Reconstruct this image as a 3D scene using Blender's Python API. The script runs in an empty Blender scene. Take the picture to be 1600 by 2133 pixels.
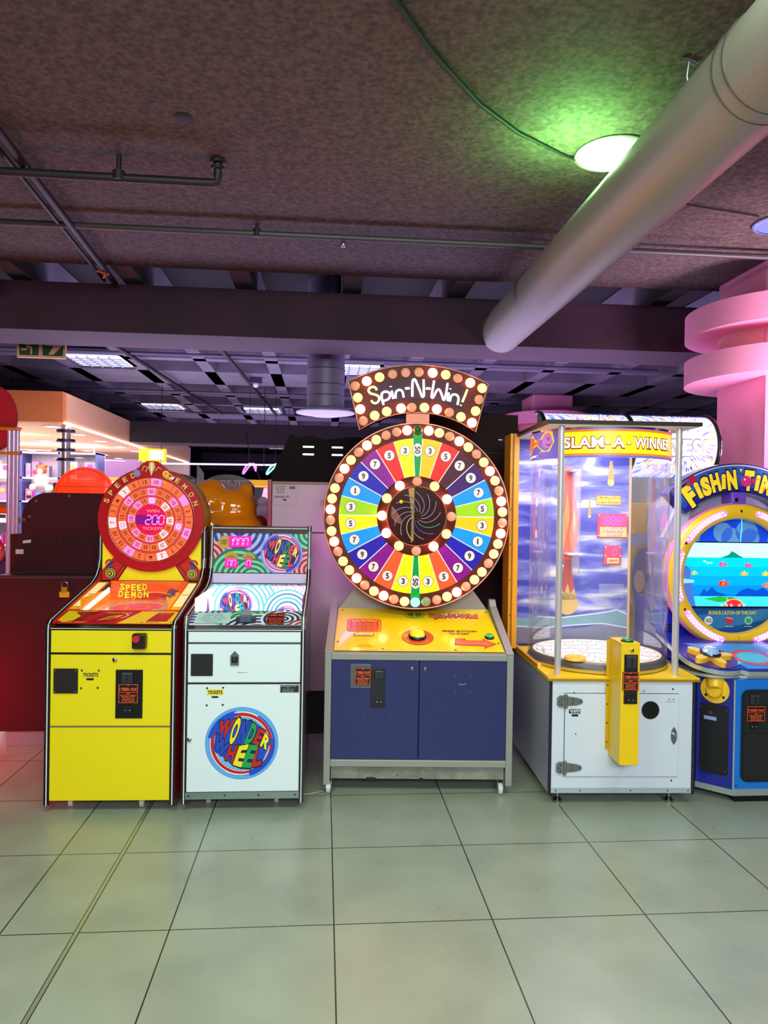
import bpy, math, random
from mathutils import Matrix, Vector
random.seed(7)
PI = math.pi
R = math.radians
sc = bpy.context.scene
C = sc.collection

# ---------------------------------------------------------------- camera
YAW, PIT, ROL, EYE = .08362, -.00632, .01585, 1.557
_f = Vector((math.sin(YAW)*math.cos(PIT), math.cos(YAW)*math.cos(PIT), math.sin(PIT)))
_r = Vector((math.cos(YAW), -math.sin(YAW), 0)); _u = _r.cross(_f)
_c, _s = math.cos(ROL), math.sin(ROL)
_r2 = _c*_r+_s*_u; _u2 = -_s*_r+_c*_u
cd = bpy.data.cameras.new('camera'); cam = bpy.data.objects.new('camera', cd); C.objects.link(cam)
cam.matrix_world = Matrix(((_r2.x, _u2.x, -_f.x, 0), (_r2.y, _u2.y, -_f.y, 0), (_r2.z, _u2.z, -_f.z, EYE), (0, 0, 0, 1)))
cd.sensor_fit = 'VERTICAL'; cd.sensor_height = 36; cd.lens = 36*1495.5/2133
cd.clip_end = 100
sc.camera = cam
sc.view_settings.view_transform = 'Standard'; sc.view_settings.look = 'None'
sc.view_settings.exposure = 0.0; sc.view_settings.gamma = 1

def lin(c):
    o = []
    for x in c[:3]:
        x /= 255
        o.append(x/12.92 if x <= .04045 else ((x+.055)/1.055)**2.4)
    return (*o, 1)

w = bpy.data.worlds.new('world'); sc.world = w; w.use_nodes = True
w.node_tree.nodes['Background'].inputs[0].default_value = lin((150, 140, 170))
w.node_tree.nodes['Background'].inputs[1].default_value = .06

def area(name, loc, size, energy, col, rot=(0, 0, 0), sy=None, spread=None):
    l = bpy.data.lights.new(name, 'AREA'); l.energy = energy; l.color = lin(col)[:3]
    l.size = size
    if sy: l.shape = 'RECTANGLE'; l.size_y = sy
    if spread: l.spread = spread
    o = bpy.data.objects.new(name, l); C.objects.link(o); o.location = loc; o.rotation_euler = rot
    return o
def point(name, loc, energy, col, r=.05):
    l = bpy.data.lights.new(name, 'POINT'); l.energy = energy; l.color = lin(col)[:3]; l.shadow_soft_size = r
    o = bpy.data.objects.new(name, l); C.objects.link(o); o.location = loc
    return o
# hall ceiling light behind and above the camera
area('hall_light', (-.9, 1.35, 3.22), 1.6, 60, (230, 255, 222), (R(8), 0, 0), 1.0)
area('hall_light', (1.5, 1.35, 3.22), 1.6, 60, (230, 255, 226), (R(8), 0, 0), 1.0)
area('hall_light', (.2, -2.6, 3.0), 3.4, 300, (244, 246, 255), (R(50), 0, 0), 1.2)
# purple glow of the neon attractions on the far side of the beam (lamps face the ceiling)
area('purple_uplight', (-1.2, 8.6, 1.9), 4.0, 85, (215, 198, 255), (PI, 0, 0), 4.0)
area('purple_uplight', (2.2, 8.0, 1.9), 3.0, 60, (220, 180, 255), (PI, 0, 0), 4.0)
area('purple_uplight', (-1.0, 15., 1.7), 4.0, 90, (205, 180, 255), (PI, 0, 0), 7.0)
# added pink lamp out of view, washes the right hand column
area('pink_column_fill', (3.25, 3.5, 1.6), .8, 38, (250, 215, 240), (R(140), 0, 0), .6, spread=R(100))
area('purple_uplight', (0, 6.75, 1.85), 6.0, 75, (222, 208, 255), (PI, 0, 0), .7)  # added uplight, brightens the beam underside and the duct outlet
point('purple_side_fill', (.2, 4.62, 1.35), 4.5, (225, 130, 235), .1)  # invented purple lamp behind the wheel, tints the tall machine back
# shop lamp behind the bulkhead
area('shop_light', (-5.3, 12.0, 2.50), 3.6, 330, (255, 232, 226), (0, 0, 0), 5.0)
area('shop_ceiling_fill', (-5.2, 11.5, 1.9), 3.0, 45, (255, 222, 205), (PI, 0, 0), 4.0)  # added lamp with no fixture, brightens the shop ceiling

# ---------------------------------------------------------------- materials
_mc = {}
def mat(col, rough=.45, metal=0, emit=0, ecol=None, coat=0, trans=0, alpha=1, spec=.5, noise=0, nscale=8, name=None):
    key = (tuple(col), rough, metal, emit, tuple(ecol) if ecol else None, coat, trans, alpha, spec, noise, nscale)
    if key in _mc: return _mc[key]
    m = bpy.data.materials.new(name or 'surface_%02x%02x%02x' % tuple(int(c) for c in col[:3])); m.use_nodes = True
    nt = m.node_tree; b = nt.nodes['Principled BSDF']
    b.inputs['Base Color'].default_value = lin(col); b.inputs['Roughness'].default_value = rough
    b.inputs['Metallic'].default_value = metal; b.inputs['Specular IOR Level'].default_value = spec
    if emit:
        b.inputs['Emission Color'].default_value = lin(ecol or col); b.inputs['Emission Strength'].default_value = emit
    if coat: b.inputs['Coat Weight'].default_value = coat; b.inputs['Coat Roughness'].default_value = .08
    if trans: b.inputs['Transmission Weight'].default_value = trans
    if alpha < 1: b.inputs['Alpha'].default_value = alpha
    if noise:
        tc = nt.nodes.new('ShaderNodeTexCoord'); n = nt.nodes.new('ShaderNodeTexNoise'); n.inputs['Scale'].default_value = nscale
        n.inputs['Detail'].default_value = 5
        r = nt.nodes.new('ShaderNodeValToRGB'); a = lin(col)
        r.color_ramp.elements[0].position = .3; r.color_ramp.elements[1].position = .7
        r.color_ramp.elements[0].color = tuple(x*(1-noise) for x in a[:3])+(1,)
        r.color_ramp.elements[1].color = tuple(min(1, x*(1+noise)) for x in a[:3])+(1,)
        nt.links.new(tc.outputs['Object'], n.inputs['Vector']); nt.links.new(n.outputs['Fac'], r.inputs[0])
        nt.links.new(r.outputs[0], b.inputs['Base Color'])
    _mc[key] = m
    return m
def glass(col, opacity=.08, rough=.03):
    """thin clear sheet: mostly transparent with a glossy skin"""
    key = ('g', tuple(col), opacity, rough)
    if key in _mc: return _mc[key]
    m = bpy.data.materials.new('clear_acrylic'); m.use_nodes = True
    nt = m.node_tree; nt.nodes.clear(); out = nt.nodes.new('ShaderNodeOutputMaterial')
    t = nt.nodes.new('ShaderNodeBsdfTransparent'); t.inputs[0].default_value = (1, 1, 1, 1)
    d = nt.nodes.new('ShaderNodeBsdfDiffuse'); d.inputs[0].default_value = lin(col)
    g = nt.nodes.new('ShaderNodeBsdfGlossy'); g.inputs[1].default_value = rough
    f = nt.nodes.new('ShaderNodeFresnel'); f.inputs[0].default_value = 1.45
    m1 = nt.nodes.new('ShaderNodeMixShader'); m1.inputs[0].default_value = opacity
    nt.links.new(t.outputs[0], m1.inputs[1]); nt.links.new(d.outputs[0], m1.inputs[2])
    m2 = nt.nodes.new('ShaderNodeMixShader'); fm = nt.nodes.new('ShaderNodeMath'); fm.operation = 'MULTIPLY'; fm.inputs[1].default_value = .45; nt.links.new(f.outputs[0], fm.inputs[0]); nt.links.new(fm.outputs[0], m2.inputs[0])
    nt.links.new(m1.outputs[0], m2.inputs[1]); nt.links.new(g.outputs[0], m2.inputs[2]); nt.links.new(m2.outputs[0], out.inputs[0])
    _mc[key] = m
    return m

# ---------------------------------------------------------------- text geometry from the built-in font
_tc = {}
def text_geo(s, off=0.0):
    k = (s, off)
    if k in _tc: return _tc[k]
    cu = bpy.data.curves.new('t', 'FONT'); cu.body = s; cu.size = 1; cu.offset = off; cu.resolution_u = 4
    cu.fill_mode = 'FRONT'
    o = bpy.data.objects.new('t', cu); C.objects.link(o); bpy.context.view_layer.update()
    me = o.to_mesh()
    vs = [(v.co.x, v.co.y) for v in me.vertices]; fs = [tuple(p.vertices) for p in me.polygons]
    o.to_mesh_clear(); bpy.data.objects.remove(o); bpy.data.curves.remove(cu)
    _tc[k] = (vs, fs)
    return vs, fs
def bounds(vs):
    xs = [v[0] for v in vs]; ys = [v[1] for v in vs]
    return min(xs), min(ys), max(xs), max(ys)

def clip_poly(p, r):
    x0, y0, x1, y1 = r
    for ax, lim, sg in ((0, x0, 1), (0, x1, -1), (1, y0, 1), (1, y1, -1)):
        o = []
        for i in range(len(p)):
            a, b = p[i-1], p[i]
            ia, ib = (a[ax]-lim)*sg >= 0, (b[ax]-lim)*sg >= 0
            if ia != ib:
                t = (lim-a[ax])/(b[ax]-a[ax]); o.append((a[0]+t*(b[0]-a[0]), a[1]+t*(b[1]-a[1])))
            if ib: o.append(b)
        p = o
        if len(p) < 3: return []
    return p

EPS = .0007
ILLEGIBLE = {'BIG', 'NOTICE', 'TOKENS ARE NOT REFUNDABLE', 'MANAGEMENT RESERVES', 'THE RIGHT OF', 'ADMISSION AND USE', 'OF THE MACHINES', 'ADMISSION', 'INSERT TOKENS', '1-PLAYER GAME', 'NO TILTING', 'SERIAL 0001 X',
             'MANUFACTURED UNDER LICENCE', 'MODEL NO', 'VOLTS 220 HZ 50', 'SERIAL NO', 'KEEP UPRIGHT', 'HOW TO PLAY', 'SPLENDID TURNOUT', 'PRESS TO AIM', 'DROP TO WIN', 'GOOD LUCK', 'INSERT TOKENS AND PRESS TO SPIN',
             'MADE BY SKILL GAMES', 'ALL RIGHTS RESERVED', '50 TICKETS', 'LOCK TWICE TO SHUT', 'WINNER ', 'BONUS ', 'CATCH BONUS', 'SERIAL NUMBER 200417', 'RATED 220V 50HZ', 'INDOOR USE ONLY', 'CAUTION HOT PARTS', 'SERVICE ENTRY', 'KEEP DOOR LOCKED'}
class MB:
    def __init__(s, M=None):
        s.v = []; s.f = []; s.mi = []; s.sm = []; s.mats = []; s.M = M or Matrix.Identity(4); s.clip = None
    def add(s, vs, fs, m, smooth=False):
        if m not in s.mats: s.mats.append(m)
        k = s.mats.index(m); b = len(s.v)
        for v in vs: s.v.append(tuple(s.M @ Vector(v)))
        for f in fs: s.f.append(tuple(b+i for i in f)); s.mi.append(k); s.sm.append(smooth)
        return s
    def box(s, x0, y0, z0, x1, y1, z1, m):
        v = [(x, y, z) for z in (z0, z1) for y in (y0, y1) for x in (x0, x1)]
        return s.add(v, [(0, 2, 3, 1), (4, 5, 7, 6), (0, 1, 5, 4), (2, 6, 7, 3), (0, 4, 6, 2), (1, 3, 7, 5)], m)
    def prism(s, poly, ax, a, b, m, smooth=False):
        def P(p, t): return {'x': (t, p[0], p[1]), 'y': (p[0], t, p[1]), 'z': (p[0], p[1], t)}[ax]
        n = len(poly)
        v = [P(p, a) for p in poly]+[P(p, b) for p in poly]
        s.add(v, [tuple(range(n)), tuple(range(2*n-1, n-1, -1))], m)
        s.add(v, [(i, n+i, n+(i+1) % n, (i+1) % n) for i in range(n)], m, smooth)
        return s
    def cyl(s, p0, p1, r, m, n=24, r2=None, caps=True, smooth=True):
        p0 = Vector(p0); p1 = Vector(p1); d = (p1-p0).normalized()
        a = d.orthogonal().normalized(); b = d.cross(a); r2 = r if r2 is None else r2
        v = []
        for p, q in ((p0, r), (p1, r2)):
            for i in range(n):
                t = 2*PI*i/n; v.append(tuple(p+a*math.cos(t)*q+b*math.sin(t)*q))
        s.add(v, [(i, (i+1) % n, n+(i+1) % n, n+i) for i in range(n)], m, smooth)
        if caps: s.add(v, [tuple(range(n-1, -1, -1)), tuple(range(n, 2*n))], m)
        return s
    def tube(s, pts, r, m, n=8, closed=False):
        pts = [Vector(p) for p in pts]; N = len(pts); v = []; a = None
        for i, p in enumerate(pts):
            q0 = pts[i-1] if (i or closed) else p; q1 = pts[(i+1) % N] if (i < N-1 or closed) else p
            d = (q1-q0).normalized()
            a = (d.orthogonal() if a is None else a-d*a.dot(d)).normalized(); b = d.cross(a)
            rr = r[i] if isinstance(r, (list, tuple)) else r
            for k in range(n):
                t = 2*PI*k/n; v.append(tuple(p+a*math.cos(t)*rr+b*math.sin(t)*rr))
        f = []
        for i in range(N if closed else N-1):
            j = (i+1) % N
            f += [(i*n+k, i*n+(k+1) % n, j*n+(k+1) % n, j*n+k) for k in range(n)]
        s.add(v, f, m, True)
        if not closed: s.add(v, [tuple(range(n-1, -1, -1)), tuple(range((N-1)*n, N*n))], m)
        return s
    def lathe(s, prof, m, c=(0, 0, 0), ax='z', n=32, a0=0, a1=2*PI, smooth=True):
        full = abs(a1-a0-2*PI) < 1e-6; K = n if full else n+1; v = []
        for i in range(K):
            t = a0+(a1-a0)*i/n
            for r, h in prof:
                x, y = r*math.cos(t), r*math.sin(t)
                v.append({'z': (c[0]+x, c[1]+y, c[2]+h), 'y': (c[0]+x, c[1]+h, c[2]+y), 'x': (c[0]+h, c[1]+x, c[2]+y)}[ax])
        L = len(prof); f = []
        for i in range(n):
            j = (i+1) % K
            f += [(i*L+k, j*L+k, j*L+k+1, i*L+k+1) for k in range(L-1)]
        return s.add(v, f, m, smooth)
    def ball(s, c, r, m, n=16, sx=1, sy=1, sz=1, sm=True):
        v = []; f = []; K = n//2
        for i in range(K+1):
            t = PI*i/K
            for j in range(n):
                p = 2*PI*j/n; v.append((c[0]+r*sx*math.sin(t)*math.cos(p), c[1]+r*sy*math.sin(t)*math.sin(p), c[2]+r*sz*math.cos(t)))
        for i in range(K): f += [(i*n+j, (i+1)*n+j, (i+1)*n+(j+1) % n, i*n+(j+1) % n) for j in range(n)]
        return s.add(v, f, m, sm)
    # ---- flat art, drawn in the (x, y) of the current frame, layer l lifts it off the board
    def poly(s, pts, m, l=1):
        if s.clip:
            pts = clip_poly(pts, s.clip)
            if len(pts) < 3: return s
        return s.add([(x, y, l*EPS) for x, y in pts], [tuple(range(len(pts)))], m)
    def rect(s, x0, y0, x1, y1, m, l=1): return s.poly([(x0, y0), (x1, y0), (x1, y1), (x0, y1)], m, l)
    def rrect(s, x0, y0, x1, y1, r, m, l=1):
        p = []
        for cx, cy, a in ((x1-r, y0+r, -90), (x1-r, y1-r, 0), (x0+r, y1-r, 90), (x0+r, y0+r, 180)):
            p += [(cx+r*math.cos(R(a+t)), cy+r*math.sin(R(a+t))) for t in (0, 22, 45, 68, 90)]
        return s.poly(p, m, l)
    def frame(s, x0, y0, x1, y1, w_, m, l=1):
        s.rect(x0, y0, x1, y0+w_, m, l); s.rect(x0, y1-w_, x1, y1, m, l); s.rect(x0, y0+w_, x0+w_, y1-w_, m, l); s.rect(x1-w_, y0+w_, x1, y1-w_, m, l)
        return s
    def disc(s, cx, cy, r, m, l=1, ry=None, n=32):
        ry = ry or r
        return s.poly([(cx+r*math.cos(2*PI*i/n), cy+ry*math.sin(2*PI*i/n)) for i in range(n)], m, l)
    def ring(s, cx, cy, r0, r1, m, l=1, a0=0, a1=360, n=None, k=1.0):
        n = n or max(6, int(abs(a1-a0)/7))
        for i in range(n):
            t0 = R(a0+(a1-a0)*i/n); t1 = R(a0+(a1-a0)*(i+1)/n)
            s.poly([(cx+r0*math.cos(t0), cy+k*r0*math.sin(t0)), (cx+r1*math.cos(t0), cy+k*r1*math.sin(t0)),
                    (cx+r1*math.cos(t1), cy+k*r1*math.sin(t1)), (cx+r0*math.cos(t1), cy+k*r0*math.sin(t1))], m, l)
        return s
    def line(s, pts, w_, m, l=1):
        for a, b in zip(pts, pts[1:]):
            d = Vector((b[0]-a[0], b[1]-a[1]))
            if d.length < 1e-6: continue
            d.normalize(); nx, ny = -d.y*w_/2, d.x*w_/2
            s.poly([(a[0]-nx, a[1]-ny), (b[0]-nx, b[1]-ny), (b[0]+nx, b[1]+ny), (a[0]+nx, a[1]+ny)], m, l)
        return s
    def star(s, cx, cy, r0, r1, n, m, l=1, a0=0, a1=360, k=1.0):
        p = []
        for i in range(2*n+(0 if a1-a0 == 360 else 1)):
            t = R(a0+(a1-a0)*i/(2*n)); r = r1 if i % 2 == 0 else r0
            p.append((cx+r*math.cos(t), cy+k*r*math.sin(t)))
        return s.poly(p, m, l)
    def text(s, t, cx, cy, h, m, l=2, bold=.02, width=None, rot=0, shear=0, fn=None):
        """h is the height of a capital letter; width stretches the line to fit"""
        if t in ILLEGIBLE:   # print too small to read in the place: broken rules of word length
            W = width or len(t)*h*.62; k = W/len(t); x = -W/2; ca, sa = math.cos(R(rot)), math.sin(R(rot))
            for wd in t.split(' '):
                e = x+len(wd)*k; c = [(x, -h*.28), (e, -h*.28), (e, h*.28), (x, h*.28)]
                s.poly([(cx+a*ca-b*sa, cy+a*sa+b*ca) for a, b in c], m, l); x = e+k
            return s
        vs, fs = text_geo(t, bold)
        if not vs: return s
        x0, y0, x1, y1 = bounds(vs); cap = .73*.95
        sy = h/cap; sx = sy if width is None else width/(x1-x0)
        ca, sa = math.cos(R(rot)), math.sin(R(rot)); out = []
        for x, y in vs:
            u = (x-(x0+x1)/2)*sx; v = (y-cap/2)*sy; u += shear*v
            if fn: u, v = fn(u, v)
            out.append((cx+u*ca-v*sa, cy+u*sa+v*ca))
        if s.clip:
            for f in fs: s.poly([out[i] for i in f], m, l)
            return s
        return s.add([(x, y, l*EPS) for x, y in out], fs, m)
    def letter(s, ch, quad, m, l=3, bold=.03):
        """one letter stretched into the quad TL, TR, BR, BL"""
        vs, fs = text_geo(ch, bold); x0, y0, x1, y1 = bounds(vs)
        b0 = bounds(text_geo(ch, .03)[0]); x0, y0, x1, y1 = b0
        TL, TR, BR, BL = quad; out = []
        for x, y in vs:
            a = (x-x0)/(x1-x0); b = (y-y0)/(y1-y0)
            px = (BL[0]*(1-a)+BR[0]*a)*(1-b)+(TL[0]*(1-a)+TR[0]*a)*b
            py = (BL[1]*(1-a)+BR[1]*a)*(1-b)+(TL[1]*(1-a)+TR[1]*a)*b
            out.append((px, py))
        if s.clip:
            for f in fs: s.poly([out[i] for i in f], m, l)
            return s
        return s.add([(x, y, l*EPS) for x, y in out], fs, m)
    def seg(s, t, cx, cy, h, m, l=2, w_=None, gap=.35):
        """seven segment figures"""
        S = {'0': 'abcdef', '1': 'bc', '2': 'abdeg', '3': 'abcdg', '5': 'acdfg', '7': 'abc', '8': 'abcdefg', 'n': 'abcef', 'r': 'abcefg'}
        w0 = h*.55; st = w0*(1+gap); t_ = w_ or h*.1
        x = cx-st*(len(t)-1)/2
        for ch in t:
            a, b, y0, y1 = x-w0/2, x+w0/2, cy-h/2, cy+h/2; g = t_*.6; sk = h*.06
            Q = {'a': [(a+g+sk, y1), (b-g+sk, y1)], 'g': [(a+g, cy), (b-g, cy)], 'd': [(a+g-sk, y0), (b-g-sk, y0)],
                 'f': [(a, cy+g), (a+sk, y1-g)], 'b': [(b, cy+g), (b+sk, y1-g)], 'e': [(a-sk, y0+g), (a, cy-g)], 'c': [(b-sk, y0+g), (b, cy-g)]}
            for c in S.get(ch, ''): s.line(Q[c], t_, m, l)
            x += st
        return s
    def build(s, name, parent=None, bevel=0, seg=2, label=None, kind=None, sub=0):
        me = bpy.data.meshes.new(name); me.from_pydata(s.v, [], s.f)
        for m in s.mats: me.materials.append(m)
        me.polygons.foreach_set('material_index', s.mi); me.polygons.foreach_set('use_smooth', s.sm); me.update()
        o = bpy.data.objects.new(name, me); C.objects.link(o)
        if parent: o.parent = parent
        if bevel:
            b = o.modifiers.new('bevel', 'BEVEL'); b.width = bevel; b.segments = seg; b.limit_method = 'ANGLE'; b.angle_limit = R(40)
        if sub:
            q = o.modifiers.new('sub', 'SUBSURF'); q.levels = q.render_levels = sub
        if label: o['label'] = label
        if kind: o['kind'] = kind
        return o
def fr(o, u=(1, 0, 0), v=(0, 0, 1)):
    """frame of a board: origin, right, up (normal comes out of the board)"""
    u = Vector(u).normalized(); v = Vector(v).normalized(); n = u.cross(v)
    return Matrix(((u.x, v.x, n.x, o[0]), (u.y, v.y, n.y, o[1]), (u.z, v.z, n.z, o[2]), (0, 0, 0, 1)))
def thing(name, label, cat, loc=(0, 0, 0), rz=0, group=None):
    o = bpy.data.objects.new(name, None); C.objects.link(o); o.empty_display_size = .1
    o.location = loc; o.rotation_euler = (0, 0, rz); o['label'] = label; o['category'] = cat
    if group: o['group'] = group
    return o
def tag(o, label, cat, group=None, kind=None):
    o['label'] = label; o['category'] = cat
    if group: o['group'] = group
    if kind: o['kind'] = kind
    return o
def struct(name, mb, bevel=0):
    return mb.build(name, None, bevel, kind='structure')
def copy_thing(o, loc=None, label=None, group=None, parent=None, rz=None):
    c = o.copy(); C.objects.link(c); c.parent = parent
    if loc is not None: c.location = loc
    if rz is not None: c.rotation_euler = (0, 0, rz)
    if label: c['label'] = label
    if group: c['group'] = group
    for ch in list(o.children): copy_thing(ch, parent=c)
    return c

# common finishes
BLACK = mat((14, 12, 14), .35); SOOT = mat((24, 18, 18), .6); CHROME = mat((215, 215, 220), .16, 1); STEEL = mat((150, 155, 155), .35, .9)
WHITE = mat((240, 240, 240), .4); LINEW = mat((250, 250, 250), .4); GREYP = mat((158, 160, 152), .42, .25)
ORTXT = mat((255, 95, 40), .5, emit=.25); DARK = mat((30, 26, 30), .5)
RUBBER = mat((35, 35, 36), .7)
# ================================================================ the room
def floor_mat():
    m = bpy.data.materials.new('floor_tiles'); m.use_nodes = True; nt = m.node_tree; b = nt.nodes['Principled BSDF']
    N = nt.nodes.new; L = nt.links.new
    tc = N('ShaderNodeTexCoord'); sp = N('ShaderNodeSeparateXYZ'); L(tc.outputs['Object'], sp.inputs[0])
    def M(op, a, b_=None, v=None):
        n = N('ShaderNodeMath'); n.operation = op
        L(a, n.inputs[0])
        if b_ is not None: L(b_, n.inputs[1])
        if v is not None: n.inputs[1].default_value = v
        return n.outputs[0]
    ds = []
    for k, off in ((0, .0609), (1, 3.2696)):
        x = M('SUBTRACT', sp.outputs[k], v=off-60); x = M('DIVIDE', x, v=.6); x = M('FRACT', x); x = M('SUBTRACT', x, v=.5); x = M('ABSOLUTE', x)
        ds.append(M('GREATER_THAN', x, v=.5-.0026/.6))
    g = M('MAXIMUM', ds[0], ds[1])
    n1 = N('ShaderNodeTexNoise'); n1.inputs['Scale'].default_value = 3.0; n1.inputs['Detail'].default_value = 5; n1.inputs['Roughness'].default_value = .5
    n2 = N('ShaderNodeTexNoise'); n2.inputs['Scale'].default_value = 90; n2.inputs['Detail'].default_value = 3
    L(tc.outputs['Object'], n1.inputs['Vector']); L(tc.outputs['Object'], n2.inputs['Vector'])
    a = M('MULTIPLY', n2.outputs['Fac'], v=.10); a = M('ADD', a, n1.outputs['Fac'])
    r = N('ShaderNodeValToRGB'); r.color_ramp.elements[0].position = .3; r.color_ramp.elements[1].position = .85
    r.color_ramp.elements[0].color = lin((141, 149, 135)); r.color_ramp.elements[1].color = lin((165, 173, 156)); L(a, r.inputs[0])
    mx = N('ShaderNodeMix'); mx.data_type = 'RGBA'; L(g, mx.inputs[0]); L(r.outputs[0], mx.inputs[6]); mx.inputs[7].default_value = lin((28, 34, 30))
    L(mx.outputs[2], b.inputs['Base Color'])
    rr = N('ShaderNodeMapRange'); L(n1.outputs['Fac'], rr.inputs[0]); rr.inputs[3].default_value = .25; rr.inputs[4].default_value = .31
    L(rr.outputs[0], b.inputs['Roughness']); b.inputs['Specular IOR Level'].default_value = .55
    return m
struct('floor', MB().box(-9, -6, -.1, 9, 26, 0, floor_mat()))
struct('trim_1', MB().box(-.879, -6, -.01, -.876, 8, .001, BLACK).box(-.876, -6, -.01, -.862, 8, .0012, mat((165, 175, 160), .3, .5)).box(-.862, -6, -.01, -.859, 8, .001, BLACK))

def popcorn():
    m = bpy.data.materials.new('ceiling_paint'); m.use_nodes = True; nt = m.node_tree; b = nt.nodes['Principled BSDF']
    N = nt.nodes.new; L = nt.links.new; tc = N('ShaderNodeTexCoord'); n = N('ShaderNodeTexNoise'); n.inputs['Scale'].default_value = 38; n.inputs['Detail'].default_value = 5
    n3 = N('ShaderNodeTexNoise'); n3.inputs['Scale'].default_value = 1.3
    L(tc.outputs['Object'], n.inputs['Vector']); L(tc.outputs['Object'], n3.inputs['Vector'])
    r = N('ShaderNodeValToRGB'); r.color_ramp.elements[0].position = .35; r.color_ramp.elements[1].position = .7
    r.color_ramp.elements[0].color = lin((72, 56, 58)); r.color_ramp.elements[1].color = lin((114, 94, 90))
    L(n.outputs['Fac'], r.inputs[0]); L(r.outputs[0], b.inputs['Base Color']); b.inputs['Roughness'].default_value = .8
    bp = N('ShaderNodeBump'); bp.inputs['Strength'].default_value = .5; bp.inputs['Distance'].default_value = .01
    L(n.outputs['Fac'], bp.inputs['Height']); L(bp.outputs[0], b.inputs['Normal'])
    return m
CEIL = popcorn()
struct('ceiling', MB().box(-9, -6, 3.3, 9, 5.43, 3.7, CEIL))
RIB = mat((118, 112, 128), .7, noise=.15, nscale=3); VOID = mat((16, 11, 18), .9)
c2 = MB().box(-9, 5.43, 3.62, 9, 26, 3.75, VOID)
for a, b_ in ((7.3, 7.95), (9.6, 10.6), (13.9, 14.8), (18.2, 19.0), (22.4, 23.2)): c2.box(-9, a, 3.3, 9, b_, 3.62, RIB)
for y in (8.75, 11.6, 12.7, 15.8, 16.9, 20.0, 21.2): c2.box(-9, y, 3.3, 9, y+.16, 3.62, RIB)
for i in range(-9, 11):
    x = -.66+.86*i
    c2.box(x-.075, 5.44, 3.3, x+.075, 25, 3.61, RIB)
struct('ceiling', c2)
BEAM = mat((56, 24, 47), .75, noise=.2, nscale=2)
struct('trim_2', MB().box(-9, 5.68, 2.87, 9, 6.22, 3.24, BEAM))
struct('trim_3', MB().box(-3.3, 12.0, 2.56, 9, 12.6, 2.9, mat((50, 38, 46), .8)))
struct('trim_4', MB().box(-3.3, 19.6, 2.5, 9, 20.0, 2.95, mat((45, 34, 50), .8)))
WALLP = mat((70, 48, 84), .8, noise=.2, nscale=1)
struct('wall_back', MB().box(-9, 26, 0, 9, 26.2, 3.7, WALLP))
struct('wall_left', MB().box(-9.2, -6, 0, -9, 26, 3.7, mat((150, 140, 150), .8)))
struct('wall_right', MB().box(9, -6, 0, 9.2, 26, 3.7, WALLP))
struct('wall_front', MB().box(-9, -6.2, 0, 9, -6, 3.7, mat((150, 140, 150), .8)))

# shop at the back left: bulkhead, white ceiling, shelves
PEACH = mat((244, 140, 70), .7)
sh = MB().box(-9, 9.0, 2.53, -3.17, 9.12, 2.9, PEACH).box(-3.29, 9.12, 2.53, -3.17, 17.2, 2.9, mat((246, 190, 140), .7)).box(-9, 9.12, 2.55, -3.29, 17.2, 2.6, mat((244, 200, 172), .8))
sh.box(-9, 17.2, 0, -3.17, 17.35, 2.9, mat((225, 205, 210), .8))
struct('wall_shop', sh)
tag(MB().box(-3.178, 9.05, 2.515, -3.155, 17.1, 2.535, mat((255, 240, 225), .4, emit=7)).build('led_strip_light'), 'long white LED strip along the lower edge of the peach shop bulkhead', 'strip light')
dl = thing('recessed_downlight', 'round downlight in the shop ceiling', 'ceiling light', (-4, 10, 2.55), group='recessed downlights in the shop ceiling')
MB().lathe([(.09, 0), (.12, 0), (.12, -.012), (.09, -.012)], WHITE, n=20).build('rim', dl)
MB().lathe([(0, -.004), (.09, -.004)], mat((255, 250, 240), .4, emit=14), n=20).build('lamp_face', dl)
first = True
for r_, xx in enumerate((-3.55, -4.5, -5.6)):
    for k in range(7):
        p = (xx, 9.7+k*1.05+.2*r_, 2.55)
        if first: dl.location = p; first = False
        else: copy_thing(dl, p)
dl = None
for i, (x, y) in enumerate(((-4.55, 10.9), (-4.1, 13.2))):
    t = thing('ceiling_fan', ('white ceiling fan nearer the shop entrance', 'white ceiling fan deeper in the shop')[i], 'fan', (x, y, 2.55))
    MB().cyl((0, 0, 0), (0, 0, -.16), .012, WHITE).cyl((0, 0, -.16), (0, 0, -.26), .06, mat((220, 190, 150), .4)).build('motor', t)
    for a in range(3):
        q = MB(Matrix.Rotation(R(120*a+20), 4, 'Z')); q.box(.05, -.055, -.23, .52, .055, -.222, WHITE).build('blade', t)

t = thing('chrome_column', 'polished chrome column with dark ring capital at the shop corner', 'column', (-3.27, 9.4, 0))
MB().cyl((0, 0, 0), (0, 0, 2.53), .058, mat((225, 205, 190), .25, .6), 32).build('shaft', t)
for z in (2.08, 2.2, 2.32, 2.44): MB().lathe([(.055, 0), (.115, 0), (.115, .035), (.055, .035)], mat((60, 60, 80), .25, .8), (0, 0, z)).build('collar', t)

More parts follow.
